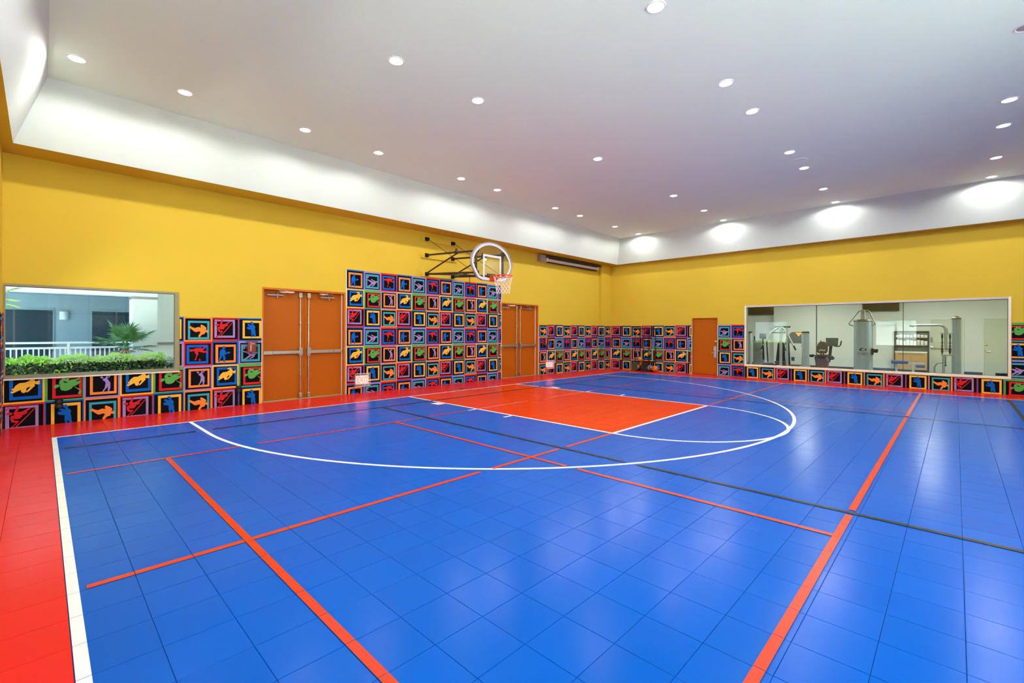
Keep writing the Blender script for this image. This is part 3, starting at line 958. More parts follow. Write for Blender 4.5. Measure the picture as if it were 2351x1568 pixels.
# fan-shaped backboard outline, centred, z from bottom edge
def fan(w, h, n=26):
    """half width w, height h -> closed outline (x, z) starting low left"""
    pts = [(-.48 * w, .0), (.48 * w, .0), (.70 * w, .055 * h), (.94 * w, .30 * h), (1.0 * w, .42 * h)]
    for k in range(1, n):
        t = math.pi * k / n
        pts.append((w * math.cos(t), .42 * h + .58 * h * math.sin(t)))
    pts += [(-1.0 * w, .42 * h), (-.94 * w, .30 * h), (-.70 * w, .055 * h)]
    return pts
BZ, BH, BW = 8.99, 3.17, 2.28
outer = fan(BW, BH)
def inset(P, d, cz=1.5):
    out = []
    n = len(P)
    for i in range(n):
        a, b, c = Vector(P[i - 1]), Vector(P[i]), Vector(P[(i + 1) % n])
        t1, t2 = (b - a).normalized(), (c - b).normalized()
        n1, n2 = Vector((-t1.y, t1.x)), Vector((-t2.y, t2.x))
        m_ = (n1 + n2).normalized()
        out.append(tuple(b + m_ * (d / max(.4, m_.dot(n1)))))
    return out
def strip(b_, P, Q, y0, y1, mi=0):
    n = len(P)
    f = lambda p, y: (HX + p[0], y, BZ + p[1])
    V = [f(p, y0) for p in P] + [f(p, y0) for p in Q] + [f(p, y1) for p in P] + [f(p, y1) for p in Q]
    F = []
    for i in range(n):
        j = (i + 1) % n
        F += [(i, j, n + j, n + i), (2 * n + i, 2 * n + j, 3 * n + j, 3 * n + i), (i, j, 2 * n + j, 2 * n + i), (n + i, n + j, 3 * n + j, 3 * n + i)]
    b_.add(V, F, mi)
in1 = inset(outer, .07); in2 = inset(outer, .27)
bb = MB(); strip(bb, outer, in1, HY - .07, HY + .08)
part('backboard_frame', bb, M_bbf, hoop)
gl = MB(); gl.prism(in1, lambda a, b, d: (HX + a, d, BZ + b), HY - .015, HY + .015)
glass = part('backboard_glass', gl, M_bglass, hoop)
mk = MB(); strip(mk, in1, in2, HY - .022, HY - .016)
part('border_marking', mk, M_bbw, glass)
mk = MB()
f_ = lambda a, b, d: (HX + a, d, BZ + b)
for a0, a1, c0, c1 in ((-1.0, -.83, .30, 1.95), (.83, 1.0, .30, 1.95), (-1.0, 1.0, 1.95, 2.12)):
    mk.box(HX + a0, HX + a1, HY - .022, HY - .016, BZ + c0, BZ + c1)
part('target_square', mk, M_bbw, glass)
# rim, bracket and net
RZ, RY, RR = BZ + .34, HY - .02 - .5 - .75, .75
b_ = MB()
b_.box(HX - .3, HX + .3, HY - .14, HY - .03, BZ - .04, BZ + .46)
b_.prism([(0, .02), (.62, .28), (.62, .36), (0, .42)], lambda a, b, d: (HX + d, HY - .1 - a, BZ + b), -.26, -.20)
b_.prism([(0, .02), (.62, .28), (.62, .36), (0, .42)], lambda a, b, d: (HX + d, HY - .1 - a, BZ + b), .20, .26)
b_.box(HX - .26, HX + .26, HY - .62, HY - .1, BZ + .31, BZ + .36)
part('rim_bracket', b_, M_rim, hoop)
b_ = MB().tube([(HX + RR * math.cos(2 * math.pi * k / 36), RY + RR * math.sin(2 * math.pi * k / 36), RZ) for k in range(36)], .045, 8, closed=True)
part('rim', b_, M_rim, hoop)
part('rim_plate', MB().box(HX - .45, HX + .45, HY + .03, HY + .12, BZ + .05, BZ + .62), M_tube, hoop)
b_ = MB()
n, rows = 12, 7
def netp(k, r):
    t = r / rows
    rad = RR * (1.0 - .42 * t + .02 * math.sin(3 * k)) if t < .6 else RR * (.75 - .12 * (t - .6))
    a = 2 * math.pi * (k + .5 * (r % 2)) / n
    return (HX + rad * math.cos(a), RY + rad * math.sin(a), RZ - .03 - 1.35 * t)
for r in range(rows):
    for k in range(n):
        for s in (0, (1 if r % 2 else -1)):
            b_.tube([netp(k, r), netp(k + s, r + 1)], .013, 4, cap=False)
part('net', b_, M_net, hoop)

# ------------------------------------------------------------------ roller projection screen under the soffit
sc = thing('projection_screen', (45.5, YL, 13.2), 'rolled-up white projection screen with dark housing under the soffit beside the corner pilaster', 'projection screen')
part('end_box', MB().box(39.3, 40.2, YL - .55, YL - .02, 13.0, 13.72), mat('grey lilac plastic', (150, 138, 140), .5), sc, .03)
part('housing', MB().box(40.2, 51.55, YL - .50, YL - .02, 13.48, 13.72), mat('dark screen housing', (34, 28, 26), .5), sc)
part('screen_roll', MB().cyl((40.75, YL - .33, 13.22), (51.1, YL - .33, 13.22), .19, 16), mat('pinkish white screen fabric', (205, 184, 176), .6), sc)
part('bottom_bar', MB().box(40.7, 50.8, YL - .40, YL - .24, 12.92, 13.02), M_black, sc)
part('roller_bracket', MB().box(40.55, 40.75, YL - .45, YL - .05, 13.05, 13.5).box(51.1, 51.2, YL - .42, YL - .05, 13.1, 13.5), M_wtrim, sc)

# ------------------------------------------------------------------ caged low exit signs, call points, wall plates
M_exit = mat('lit red exit sign face', (255, 72, 58), .4, var=0.0, emit=5.0)
M_exitw = mat('white exit sign face', (238, 226, 222), .4, var=0.02, emit=.5)
M_cage = mat('white wire cage', (228, 222, 214), .45)
def exit_sign(x0, x1, z0, z1, label):
    t = thing('exit_sign', ((x0 + x1) / 2, YL, z0), label, 'exit sign')
    yy = YL - .08
    part('sign_box', MB().box(x0 + .12, x1 - .10, yy - .18, yy, z0 + .17, z1 - .2), M_exitw, t, .01)
    cx, cz = (x0 + x1) / 2 + .03, (z0 + z1) / 2 - .01
    tm = text_mesh('lettering', 'EXIT', .66, lambda a, b, d: (cx + a, yy - .187, cz + b), M_exit, t, xs=.74, bold=.022)
    b_ = MB()
    nx, nz = 9, 8
    yc = yy - .34
    for i in range(nx + 1):
        x_ = x0 + (x1 - x0) * i / nx
        b_.tube([(x_, yy, z0), (x_, yc, z0), (x_, yc, z1), (x_, yy, z1)], .013, 4)
    for i in range(nz + 1):
        z_ = z0 + (z1 - z0) * i / nz
        b_.tube([(x0, yy, z_), (x0, yc, z_), (x1, yc, z_), (x1, yy, z_)], .013, 4)
    part('wire_cage', b_, M_cage, t)
    return t
exit_sign(17.22, 18.45, .58, 1.58, 'glowing red exit sign in a white wire cage low on the tall mural')
exit_sign(40.70, 41.93, .66, 1.62, 'glowing red exit sign in a white wire cage low on the mural near the corner')
M_clear = glass_mat('clear acrylic cover', (0.94, 0.93, 0.95), 1.5, 1.6)
def call_point(x0, x1, z0, z1, label):
    t = thing('fire_alarm_pull', ((x0 + x1) / 2, YL, z0), label, 'fire alarm')
    yy = YL - .08
    part('alarm_body', MB().box(x0 + .10, x1 - .10, yy - .16, yy, z0 + .12, z1 - .08), mat('fire alarm red', (205, 34, 40), .4), t, .02)
    part('pull_bar', MB().box(x0 + .22, x0 + .30, yy - .20, yy - .16, z0 + .16, z1 - .12)
         .box(x0 + .22, x1 - .14, yy - .20, yy - .16, z1 - .26, z1 - .20), M_wtrim, t)
    part('clear_cover', MB().box(x0, x1, yy - .30, yy, z0, z1), M_clear, t, .02)
call_point(9.55, 10.22, 3.42, 4.30, 'red fire alarm pull under a clear cover beside the double door nearest the courtyard window')
call_point(40.42, 41.02, 3.42, 4.30, 'red fire alarm pull under a clear cover beside the double door nearest the corner')
def plate(x0, x1, z0, z1, label):
    t = thing('outlet_box', ((x0 + x1) / 2, YL, z0), label, 'outlet')
    part('cover_plate', MB().box(x0, x1, YL - .15, YL - .08, z0, z1), M_black, t, .012)
    cx, cz = (x0 + x1) / 2, (z0 + z1) / 2
    b_ = MB()
    for dz in (-.12, .12):
        b_.lathe((cx, YL - .15, cz + dz), [(.085, 0), (.08, -.015)], 14, axis='y')
    part('socket', b_, mat('dark grey socket', (40, 36, 42), .5), t)
plate(.52, .83, .80, 1.32, 'black outlet plate over the boxer square under the courtyard window')
plate(8.98, 9.28, .93, 1.32, 'black outlet plate with conduit near the red fire alarm and double door')
cd = part('conduit', MB().box(9.02, 9.10, YL - .13, YL - .08, .01, .92), M_black, None)
tag(cd, 'thin black conduit running from the outlet plate to the floor', 'conduit')

# ------------------------------------------------------------------ ball rack, balls
M_rack = mat('black rack tube', (22, 20, 18), .4, .3)
M_ball = mat('orange pebbled rubber', (226, 112, 20), .55, var=.05, bump=.3, bscale=300)
M_tan = mat('tan leather ball', (206, 142, 84), .55, var=.05, bump=.3, bscale=300)
M_seam = mat('black ball seam', (18, 14, 12), .6)
M_pale = mat('pale green rubber', (150, 156, 138), .5)
def ball(c, r, label, m_, tilt, seams=True, group=None):
    t = thing('basketball', (c[0], c[1], c[2] - r), label, 'ball', group)
    part('ball_skin', MB().sphere(c, r, 28, 18), m_, t)
    if seams:
        b_ = MB()
        rot = Matrix.Rotation(tilt[0], 3, 'X') @ Matrix.Rotation(tilt[1], 3, 'Z')
        for kind in range(4):
            P = []
            for k in range(40):
                a = 2 * math.pi * k / 40
                if kind == 0: v = Vector((math.cos(a), math.sin(a), 0))
                elif kind == 1: v = Vector((math.cos(a), 0, math.sin(a)))
                else:
                    s = 1 if kind == 2 else -1
                    v = Vector((math.cos(a) * .78, s * (.62 + .0 * a), math.sin(a) * .78)).normalized()
                P.append(Vector(c) + (rot @ v) * r * 1.002)
            b_.tube(P, r * .028, 5, closed=True)
        part('seam', b_, M_seam, t)
    return t
XK = 53.42
rk = thing('ball_rack', (XK, 28.3, 0), 'tall narrow black tube ball rack against the corner mural', 'ball rack')
y0, y1 = 29.62, 27.05
for x_, y_ in ((-.45, 29.42), (.45, 29.24), (-.45, 28.25), (.45, 28.05), (-.45, 27.4), (.45, 27.12)):
    part('upright', MB().cyl((XK + x_, y_, .06), (XK + x_, y_, 5.4), .042, 8), M_rack, rk)
for x_ in (-.45, .45):
    part('top_rail', MB().cyl((XK + x_, y0 + .05, 5.4), (XK + x_, y1 - .25, 5.4), .045, 8).sphere((XK + x_, y1 - .25, 5.4), .07, 8, 6), M_rack, rk)
for z_ in (.05, 1.15):
    part('side_rail', MB().tube([(XK - .45, y0, z_), (XK + .45, y0, z_), (XK + .45, y1, z_), (XK - .45, y1, z_)], .03, 6, closed=True), M_rack, rk)
for y_ in (29.35, 28.15, 27.3):
    part('cross_rail', MB().cyl((XK - .45, y_, 5.4), (XK + .45, y_, 5.4), .035, 6).cyl((XK - .45, y_, .05), (XK + .45, y_, .05), .03, 6), M_rack, rk)
part('rack_shelf', MB().box(XK - .45, XK + .45, y1, y0, .04, .075), M_rack, rk)
part('end_panel', MB().prism([(29.88, .05), (29.16, .05), (29.02, 1.08), (29.74, 1.08)], lambda a, b, d: (XK - .55 + d, a, b), -.03, .03), mat('olive foam panel', (62, 66, 48), .7), rk)
part('end_panel', MB().prism([(28.52, .05), (27.80, .05), (27.76, 1.14), (28.46, 1.14)], lambda a, b, d: (XK - .55 + d, a, b), -.03, .03), mat('black foam panel', (30, 28, 30), .7), rk)
ball((XK + .02, 28.98, 1.50), .29, 'tan basketball resting high in the black ball rack', M_tan, (.5, .3))
ball((XK + .02, 28.80, .90), .30, 'orange basketball in the black ball rack between the two panels', M_ball, (.9, .2))
ball((XK - .0, 29.42, .475), .37, 'tan basketball on the rack floor behind the olive panel', M_tan, (.2, 1.0))
ball((XK - .05, 27.62, .44), .36, 'pale green ball on the rack floor beside the black panel', M_pale, (1.2, .4))
ball((XK - .4, 26.72, .397), .393, 'orange basketball lying on the red floor beside the ball rack', M_ball, (1.0, .5))

# ------------------------------------------------------------------ gym behind the long window
GX = 77.0                                   # gym back wall
M_gwall = mat('pale grey green gym wall', (212, 216, 204), .7, var=.02, scale=1)
M_gfloor = mat('blue grey gym carpet', (74, 88, 104), .85, var=.15, scale=30, bump=.2, bscale=200)
M_gceil = mat('gym ceiling tile', (225, 225, 220), .8)
M_base = mat('slate gym baseboard', (66, 74, 88), .6)
M_alu = mat('silver machine shroud', (176, 190, 200), .36, .15, var=.04, scale=3)
M_gframe = mat('silver grey machine frame', (186, 192, 188), .35, .35, var=.04)
M_rub = mat('black rubber', (24, 24, 26), .6)
M_pad = mat('blue vinyl pad', (66, 92, 130), .5)
M_brown = mat('dark brown moulded seat', (62, 50, 44), .55)
GY0, GY1, GZ = -8.0, 30.0, 10.2
gf = struct('floor_gym', MB().box(XR + .5, GX + 1.2, GY0, GY1, -.35, -.05).box(XR + .5, GX, GY0, GY1, -.05, 0), M_gfloor, 'blue grey carpeted gym floor')
b_ = MB().box(GX, GX + .4, GY0 - .4, GY1 + .4, -.35, GZ + .3)
gw = struct('wall_gym', b_, M_gwall, 'pale grey green back wall of the gym')
part('wall_projection', MB().box(GX - 1.2, GX, 8.95, 19.4, 0, GZ), M_gwall, gw)
part('panel_joint', MB().box(GX - 1.215, GX - 1.2, 14.02, 14.08, .3, GZ), mat('dark joint', (52, 66, 60), .4), gw)
struct('wall_gym_end', MB().box(XR + .5, GX, GY0 - .4, GY0, 0, GZ), M_gwall)
struct('wall_gym_side', MB().box(XR + .5, GX, GY1, GY1 + .4, 0, GZ), M_gwall)
gc = struct('ceiling_gym', MB().box(XR + .5, GX + .4, GY0 - .4, GY1 + .4, GZ, GZ + .3), M_gceil)
b_ = MB()
b_.box(GX - .05, GX, GY0, -3.3, 0, .32).box(GX - .05, GX, -2.28, -.72, 0, .32).box(GX - .05, GX, 5.7, 8.95, 0, .32)
b_.box(GX - 1.25, GX - 1.2, 8.9, 19.45, 0, .32).box(GX - 1.25, GX, 8.9, 8.95, 0, .32).box(GX - .05, GX, 19.4, GY1, 0, .32)
struct('baseboard_gym', b_, M_base)
M_troff = mat('lit gym ceiling panel', (255, 252, 244), .5, var=0, emit=3.0)
for k, (gx_, gy_) in enumerate(((60, 2), (60, 14), (69, 2), (69, 14), (64, 22), (64, -4))):
    t = thing('ceiling_light', (gx_, gy_, GZ), 'square lit panel light on the gym ceiling, ' + ('above the cable machine', 'above the chest press', 'above the bench', 'above the treadmill', 'beside the gym end wall', 'above the far gym door')[k], 'ceiling light', 'gym ceiling panel lights')
    part('light_frame', MB().box(gx_ - 1.05, gx_ + 1.05, gy_ - 1.05, gy_ + 1.05, GZ - .06, GZ), M_wtrim, t)
    part('diffuser', MB().box(gx_ - .97, gx_ + .97, gy_ - .97, gy_ + .97, GZ - .075, GZ - .06), M_troff, t)
    ld = bpy.data.lights.new('panel_light', 'AREA'); ld.shape = 'SQUARE'; ld.size = 1.9 * FT; ld.energy = 57; ld.color = (1, .98, .93)
    lo = bpy.data.objects.new('panel_light', ld); COL.objects.link(lo)
    lo.location = (0, 0, -.1 * FT); lo.parent = t
# televisions
M_tv = mat('dark television', (44, 42, 42), .35)
for y0, y1, z0, lb in ((19.55, 23.2, 7.6, 'black flat television high on the gym wall above the treadmill'),
                       (5.2, 8.86, 7.78, 'black flat television high on the gym wall beside the silver tower')):
    t = thing('television', (GX - .3, (y0 + y1) / 2, z0), lb, 'television')
    part('tv_case', MB().box(GX - .42, GX - .12, y0, y1, z0, z0 + 2.05), M_tv, t, .02)
    part('tv_screen', MB().box(GX - .43, GX - .42, y0 + .08, y1 - .08, z0 + .1, z0 + 1.97), mat('tv screen', (38, 38, 40), .15), t)
    part('tv_mount', MB().box(GX - .12, GX, (y0 + y1) / 2 - .4, (y0 + y1) / 2 + .4, z0 + .6, z0 + 1.4), M_black, t)
# doors in the gym back wall
def gym_door(name, y0, y1, label, hw):
    t = struct_empty(name, (GX, (y0 + y1) / 2, 0), label)
    part('door_frame', MB().box(GX - .08, GX, y0, y0 + .12, 0, 6.7).box(GX - .08, GX, y1 - .12, y1, 0, 6.7).box(GX - .08, GX, y0 + .12, y1 - .12, 6.58, 6.7), M_gwall, t, .01)
    lf = part('door_leaf', MB().box(GX - .05, GX, y0 + .13, y1 - .13, .03, 6.56), mat('pale green door paint', (196, 200, 178), .55, var=.02), t)
    hw(lf, y0, y1)
def hw1(lf, y0, y1):
    part('push_bar', MB().box(GX - .2, GX - .05, y0 + .5, y1 - .35, 3.0, 3.12), M_steel, lf)
    part('lock_case', MB().box(GX - .16, GX - .05, y1 - .34, y1 - .14, 2.95, 3.3), M_steel, lf, .01)
    part('lever_handle', MB().tube([(GX - .05, y1 - .3, 3.2), (GX - .25, y1 - .3, 3.2), (GX - .25, y1 - .12, 3.2)], .05, 8), M_chrome, lf)
    part('door_closer', MB().box(GX - .25, GX - .05, y0 + .3, y0 + 1.0, 6.1, 6.3), M_steel, lf)
    part('card_reader', MB().box(GX - .1, GX - .05, y1 - .33, y1 - .08, 3.75, 4.4), mat('grey reader', (150, 150, 148), .4), lf, .01)
def hw2(lf, y0, y1):
    part('deadbolt', MB().lathe((GX - .05, y1 - .27, 3.54), [(.11, 0), (.1, -.06), (.05, -.09)], 14, axis='x'), mat('brass', (200, 170, 70), .3, .8), lf)
    part('lever_handle', MB().lathe((GX - .05, y1 - .32, 2.81), [(.12, 0), (.1, -.05)], 14, axis='x')
         .tube([(GX - .06, y1 - .32, 2.81), (GX - .22, y1 - .32, 2.81), (GX - .22, y1 - .62, 2.78)], .04, 8), M_chrome, lf)
gym_door('door_4', -.72, 2.36, 'pale green gym door with push bar behind the cable machine', hw1)
gym_door('door_5', -5.4, -2.27, 'pale green gym door with lever handle and brass deadbolt', hw2)
# wall niche with shelves, counter and oak cabinets
nk = thing('shelf_niche', (GX - .2, 4.0, 0), 'dark framed recess with shelves above an oak cabinet in the gym', 'shelf unit')
M_nf = mat('dark niche frame', (62, 56, 54), .6)
part('niche_frame', MB().box(GX - .35, GX, 5.56, 5.7, 0, 5.17).box(GX - .35, GX, 2.36, 2.5, 0, 5.17).box(GX - .35, GX, 2.5, 5.56, 5.05, 5.17), M_nf, nk)
part('niche_back', MB().box(GX - .04, GX, 2.5, 5.56, 2.6, 5.05), mat('grey green niche back', (126, 134, 122), .7), nk)
for z_ in (3.42, 4.36):
    part('shelf_board', MB().box(GX - .9, GX - .04, 2.5, 5.56, z_ - .05, z_), mat('pale wood shelf edge', (196, 180, 140), .5), nk)
cb_ = thing('base_cabinet', (GX - .5, 4.0, 0), 'oak two-door base cabinet with white counter in the gym', 'cabinet')
M_oak = mat('light oak veneer', (190, 150, 98), .5, var=.1, scale=4)
part('cabinet_body', MB().box(GX - 1.2, GX - .36, 2.52, 5.54, .3, 2.42), M_oak, cb_)
part('counter_top', MB().box(GX - 1.3, GX - .36, 2.51, 5.55, 2.42, 2.6), mat('white counter', (228, 228, 220), .4), cb_, .01)
part('toe_kick', MB().box(GX - 1.05, GX - .36, 2.52, 5.54, 0, .3), M_base, cb_)
for y0, y1 in ((2.56, 4.02), (4.06, 5.5)):
    d_ = part('cabinet_door', MB().box(GX - 1.24, GX - 1.2, y0, y1, .34, 2.38), M_oak, cb_, .008)
    part('pull_slot', MB().box(GX - 1.26, GX - 1.24, y0 + .2, y1 - .2, 2.2, 2.26), mat('oak edge', (150, 112, 70), .5), d_)
for k in range(9):
    y_ = 2.66 + k * .34
    for z_, hh in ((3.43, .5 + .2 * ((k * 7) % 3) / 3), (4.37, .28 + .14 * ((k * 5) % 4) / 4)):
        tw = thing('folded_towel', (GX - .5, y_, z_), ('%s rolled white towel from the door side on the upper niche shelf' if z_ > 4 else '%s rolled white towel from the door side on the lower niche shelf') % ORD[k], 'towel',
                   'towels on the upper niche shelf' if z_ > 4 else 'towels on the lower niche shelf')
        part('towel_roll', MB().lathe((GX - .5, y_, z_), [(.13, 0), (.155, .04), (.155, hh - .05), (.12, hh)], 10), mat('white towel', (224, 224, 216), .9, var=.08, scale=40), tw)

# --- silver strength tower with lettering, pull-up handles and cup holder
TXc, TYc, TR = 59.0, 6.87, .76
tw = thing('strength_tower', (TXc, TYc, 0), 'tall silver cylindrical strength machine tower with black lettering and looped handles', 'gym machine')
part('shroud', MB().lathe((TXc, TYc, 0), [(TR, .05), (TR, 6.12)], 40), M_alu, tw)
part('base_plate', MB().lathe((TXc, TYc, 0), [(.95, 0), (.9, .06)], 32), M_gframe, tw)
part('top_cap', MB().lathe((TXc, TYc, 6.08), [(TR + .02, 0), (TR + .04, .08), (TR - .02, .2), (.3, .24)], 40), mat('olive bronze cap', (120, 118, 92), .4), tw)
part('side_rail', MB().box(TXc - .1, TXc + .1, TYc - TR - .06, TYc - TR + .02, .1, 6.05), M_gframe, tw)
part('pulley_head', MB().box(TXc - .2, TXc + .2, TYc - .18, TYc + .17, 6.25, 7.25).cyl((TXc - .22, TYc, 7.15), (TXc + .22, TYc, 7.15), .19, 16), M_gframe, tw, .03)
hz = 7.2
part('handle_loop', MB().tube([(TXc, TYc + .1, 7.24), (TXc, TYc + .28, 7.2), (TXc - .1, TYc + 1.12, 5.98), (TXc - .12, TYc + 1.16, 5.84), (TXc - .1, TYc + 1.04, 5.72), (TXc - .05, TYc + .74, 5.64)], .055, 8), M_gframe, tw)
part('handle_loop', MB().tube([(TXc, TYc - .1, 7.24), (TXc, TYc - .4, 7.22), (TXc, TYc - .52, 7.12), (TXc - .08, TYc - .92, 6.1), (TXc - .1, TYc - 1.0, 5.88), (TXc - .1, TYc - .92, 5.74), (TXc - .05, TYc - .7, 5.64)], .055, 8), M_gframe, tw)
part('cup_holder', MB().lathe((TXc - .25, TYc - 1.05, 2.92), [(.18, 0), (.21, .34), (.25, .36), (.23, .36), (.19, .03)], 16).box(TXc - .3, TXc - .2, TYc - .9, TYc - .72, 2.7, 3.35), M_rub, tw)
def on_tower(a, b, d):
    """wrap flat lettering around the shroud, facing the court window"""
    th = a / TR
    return (TXc - (TR + .008) * math.cos(th + .1), TYc - (TR + .008) * math.sin(th + .1), 2.78 + b)
M_ink = mat('black print', (16, 18, 22), .5)
text_mesh('lettering', 'CYBEX', .35, on_tower, M_ink, tw, shear=.25, xs=.86)
lg = MB()
n = 28
V, F = [], []
for k in range(n + 1):
    a = 2 * math.pi * k / n + .35
    o_ = (.02 + .30 * math.cos(a), .44 + .15 * math.sin(a))
    i_ = (.045 + .16 * math.cos(a), .43 + .105 * math.sin(a))
    V += [on_tower(o_[0], o_[1] + .05 * o_[0], 0), on_tower(i_[0], i_[1] + .05 * i_[0], 0)]
for k in range(n):
    if k in (2, 3): continue
    F.append((2 * k, 2 * k + 1, 2 * k + 3, 2 * k + 2))
lg.add(V, F)
lg.add([on_tower(*q, 0) for q in ((-.1, .57), (.1, .62), (.40, .64), (.40, .66), (.1, .66), (-.12, .60))], [(0, 1, 2, 3, 4, 5)])
part('emblem', lg, M_ink, tw)

# --- recumbent bike seen from behind
BX, BY = 65.0, 11.45
bk = thing('recumbent_bike', (BX, BY, 0), 'dark brown recumbent exercise bike with high seat back and console', 'exercise bike')
st = [(-.40, 0), (.40, 0), (.54, .25), (.56, .65), (.48, 1.05), (.34, 1.32), (.15, 1.41), (-.15, 1.41), (-.34, 1.32), (-.48, 1.05), (-.56, .65), (-.54, .25)]
part('seat_back', MB().prism(st, lambda a, b, d: (BX + d + .08 * b, BY - a, 2.45 + b), -.09, .1), M_brown, bk, .04)
text_mesh('lettering', '◢TRUE', .27, lambda a, b, d: (BX - .1 + .08 * (.38 + b), BY - a, 2.83 + b), mat('white print', (235, 235, 235), .5), bk, xs=.8)
part('seat_cushion', MB().prism([(-.5, 0), (.5, 0), (.6, .16), (-.6, .16)], lambda a, b, d: (BX + .2 + d, BY - a, 2.15 + b), -.3, .7), M_brown, bk, .03)
part('seat_post', MB().cyl((BX + .1, BY + .12, 2.0), (BX + .02, BY + .12, 2.5), .07, 8).cyl((BX + .1, BY - .12, 2.0), (BX + .02, BY - .12, 2.5), .07, 8), M_rub, bk)
part('side_handle', MB().tube([(BX - .1, BY + 1.0, 2.3), (BX - .1, BY + .9, 2.2), (BX - .05, BY + .3, 2.08), (BX - .05, BY - .4, 2.06), (BX - .1, BY - .95, 2.1), (BX - .1, BY - 1.05, 2.2)], .07, 8), M_rub, bk)
part('bottle_tray', MB().lathe((BX - .1, BY + 1.05, 1.98), [(.2, 0), (.24, .28), (.27, .3), (.22, .3), (.18, .04)], 14), M_rub, bk)
part('side_pod', MB().lathe((BX - .05, BY - 1.0, 1.75), [(.12, 0), (.24, .12), (.2, .34), (.1, .36)], 12), mat('navy plastic', (40, 52, 84), .5), bk)
part('body_shell', MB().prism([(-.62, 0), (.44, 0), (.50, 1.0), (.56, 1.45), (.3, 2.0), (-.4, 2.08), (-.78, 1.9), (-.66, 1.2)], lambda a, b, d: (BX + .5 + d, BY + .05 - a, .12 + b), -.45, .9), mat('maroon grey bike shell', (92, 74, 84), .45), bk, .08)
part('floor_foot', MB().box(BX - .1, BX + .1, BY - 1.0, BY + 1.0, 0, .14), M_alu, bk, .03)
part('floor_foot', MB().box(BX + 3.2, BX + 3.4, BY - .8, BY + .8, 0, .14).box(BX, BX + 3.3, BY - .1, BY + .1, .03, .12), M_alu, bk, .03)
part('console_mast', MB().tube([(BX + 1.2, BY, .6), (BX + 2.6, BY - .3, 1.6), (BX + 2.6, BY - .45, 3.4)], .16, 10), M_rub, bk)
part('console', MB().prism([(-.55, 0), (.62, 0), (.68, 1.02), (-.58, 1.02)], lambda a, b, d: (BX + 2.45 + d - .12 * b, BY - .55 - a, 3.28 + b), -.06, .1), mat('grey console', (96, 102, 98), .4), bk, .03)
part('console_screen', MB().prism([(-.46, .3), (.55, .3), (.58, .92), (-.48, .92)], lambda a, b, d: (BX + 2.38 - .12 * b, BY - .55 - a, 3.28 + b), -.005, .005), mat('dim console screen', (128, 140, 132), .2), bk)
for s in (-1, 1):
    part('grip_bar', MB().tube([(BX + 2.4, BY - .55 - s * .3, 3.3), (BX + 2.2, BY - .55 - s * .75, 3.25), (BX + 2.0, BY - .55 - s * .95, 3.45), (BX + 1.95, BY - .55 - s * 1.05, 3.95)], .065, 8), M_rub, bk)

# --- chest press machine with A-frame arms
CX0 = 61.0
cp = thing('chest_press', (CX0, 14.6, 0), 'silver A-frame chest press machine with black padded seat', 'gym machine')
part('main_post', MB().box(CX0 - .12, CX0 + .12, 14.72, 14.98, .05, 5.6), M_gframe, cp, .02)
part('side_post', MB().cyl((CX0 - .3, 14.1, .05), (CX0 - .2, 14.16, 5.5), .12, 12), M_gframe, cp)
part('top_bar', MB().cyl((CX0, 15.5, 5.62), (CX0, 14.0, 5.6), .075, 10).sphere((CX0, 13.98, 5.6), .12, 10, 8), M_hard, cp)
part('press_arm', MB().tube([(CX0 - .05, 15.05, 5.55), (CX0 - .15, 15.85, 4.95), (CX0 - .2, 16.0, 4.7), (CX0 - .5, 16.85, 2.9)], [.1, .1, .1, .085], 10), M_gframe, cp)
part('press_arm', MB().tube([(CX0 - .05, 14.7, 5.55), (CX0 - .15, 14.25, 4.95), (CX0 - .2, 14.1, 4.7), (CX0 - .5, 13.2, 2.9)], [.1, .1, .1, .085], 10), M_gframe, cp)
part('cross_bar', MB().cyl((CX0 - .12, 15.9, 4.92), (CX0 - .12, 14.2, 4.92), .07, 8), M_hard, cp)
part('grip', MB().cyl((CX0 - .5, 16.85, 2.92), (CX0 - .45, 16.62, 3.4), .09, 10), M_rub, cp)
part('grip', MB().cyl((CX0 - .5, 13.2, 2.92), (CX0 - .45, 13.43, 3.4), .09, 10), M_rub, cp)
part('back_pad', MB().prism([(-.55, 0), (.55, 0), (.36, 2.6), (.2, 2.8), (-.2, 2.8), (-.36, 2.6)], lambda a, b, d: (CX0 + .9 + d + .1 * b, 15.1 - a, 1.0 + b), -.12, .12), M_rub, cp, .04)
part('seat_pad', MB().box(CX0 + .2, CX0 + 1.3, 14.6, 15.6, 1.3, 1.5), M_rub, cp, .05)
part('base_frame', MB().box(CX0 - .4, CX0 + 2.2, 14.75, 14.95, .02, .2).box(CX0 + 2.0, CX0 + 2.2, 13.6, 16.2, .02, .2).box(CX0 - .4, CX0 - .2, 13.9, 15.9, .02, .2), M_gframe, cp, .02)
# --- weight column of the chest press, ribbed aluminium
def weight_column(xc, yc, r, h, label):
    t = thing('weight_column', (xc, yc, 0), label, 'weight stack')
    n = 36
    prof = []
    b_ = MB()
    V, F = [], []
    for z_ in (.05, h):
        for k in range(n):
            a = 2 * math.pi * k / n
            rr = r * (1.0 if k % 3 else .93)
            V.append((xc + rr * math.cos(a), yc + rr * math.sin(a), z_))
    F = [(k, (k + 1) % n, n + (k + 1) % n, n + k) for k in range(n)]
    F += [tuple(range(n)), tuple(range(n, 2 * n))]
    part('ribbed_shroud', b_.add(V, F), M_alu, t)
    part('cap', MB().lathe((xc, yc, h), [(r * 1.04, -.02), (r * 1.04, .1), (r * .8, .17)], 28), M_rub, t)
    part('foot', MB().lathe((xc, yc, 0), [(r * 1.2, 0), (r * 1.15, .05)], 28), M_rub, t)
    return t
weight_column(61.0, 12.35, .37, 4.9, 'thick ribbed silver weight column between the chest press and the bike')
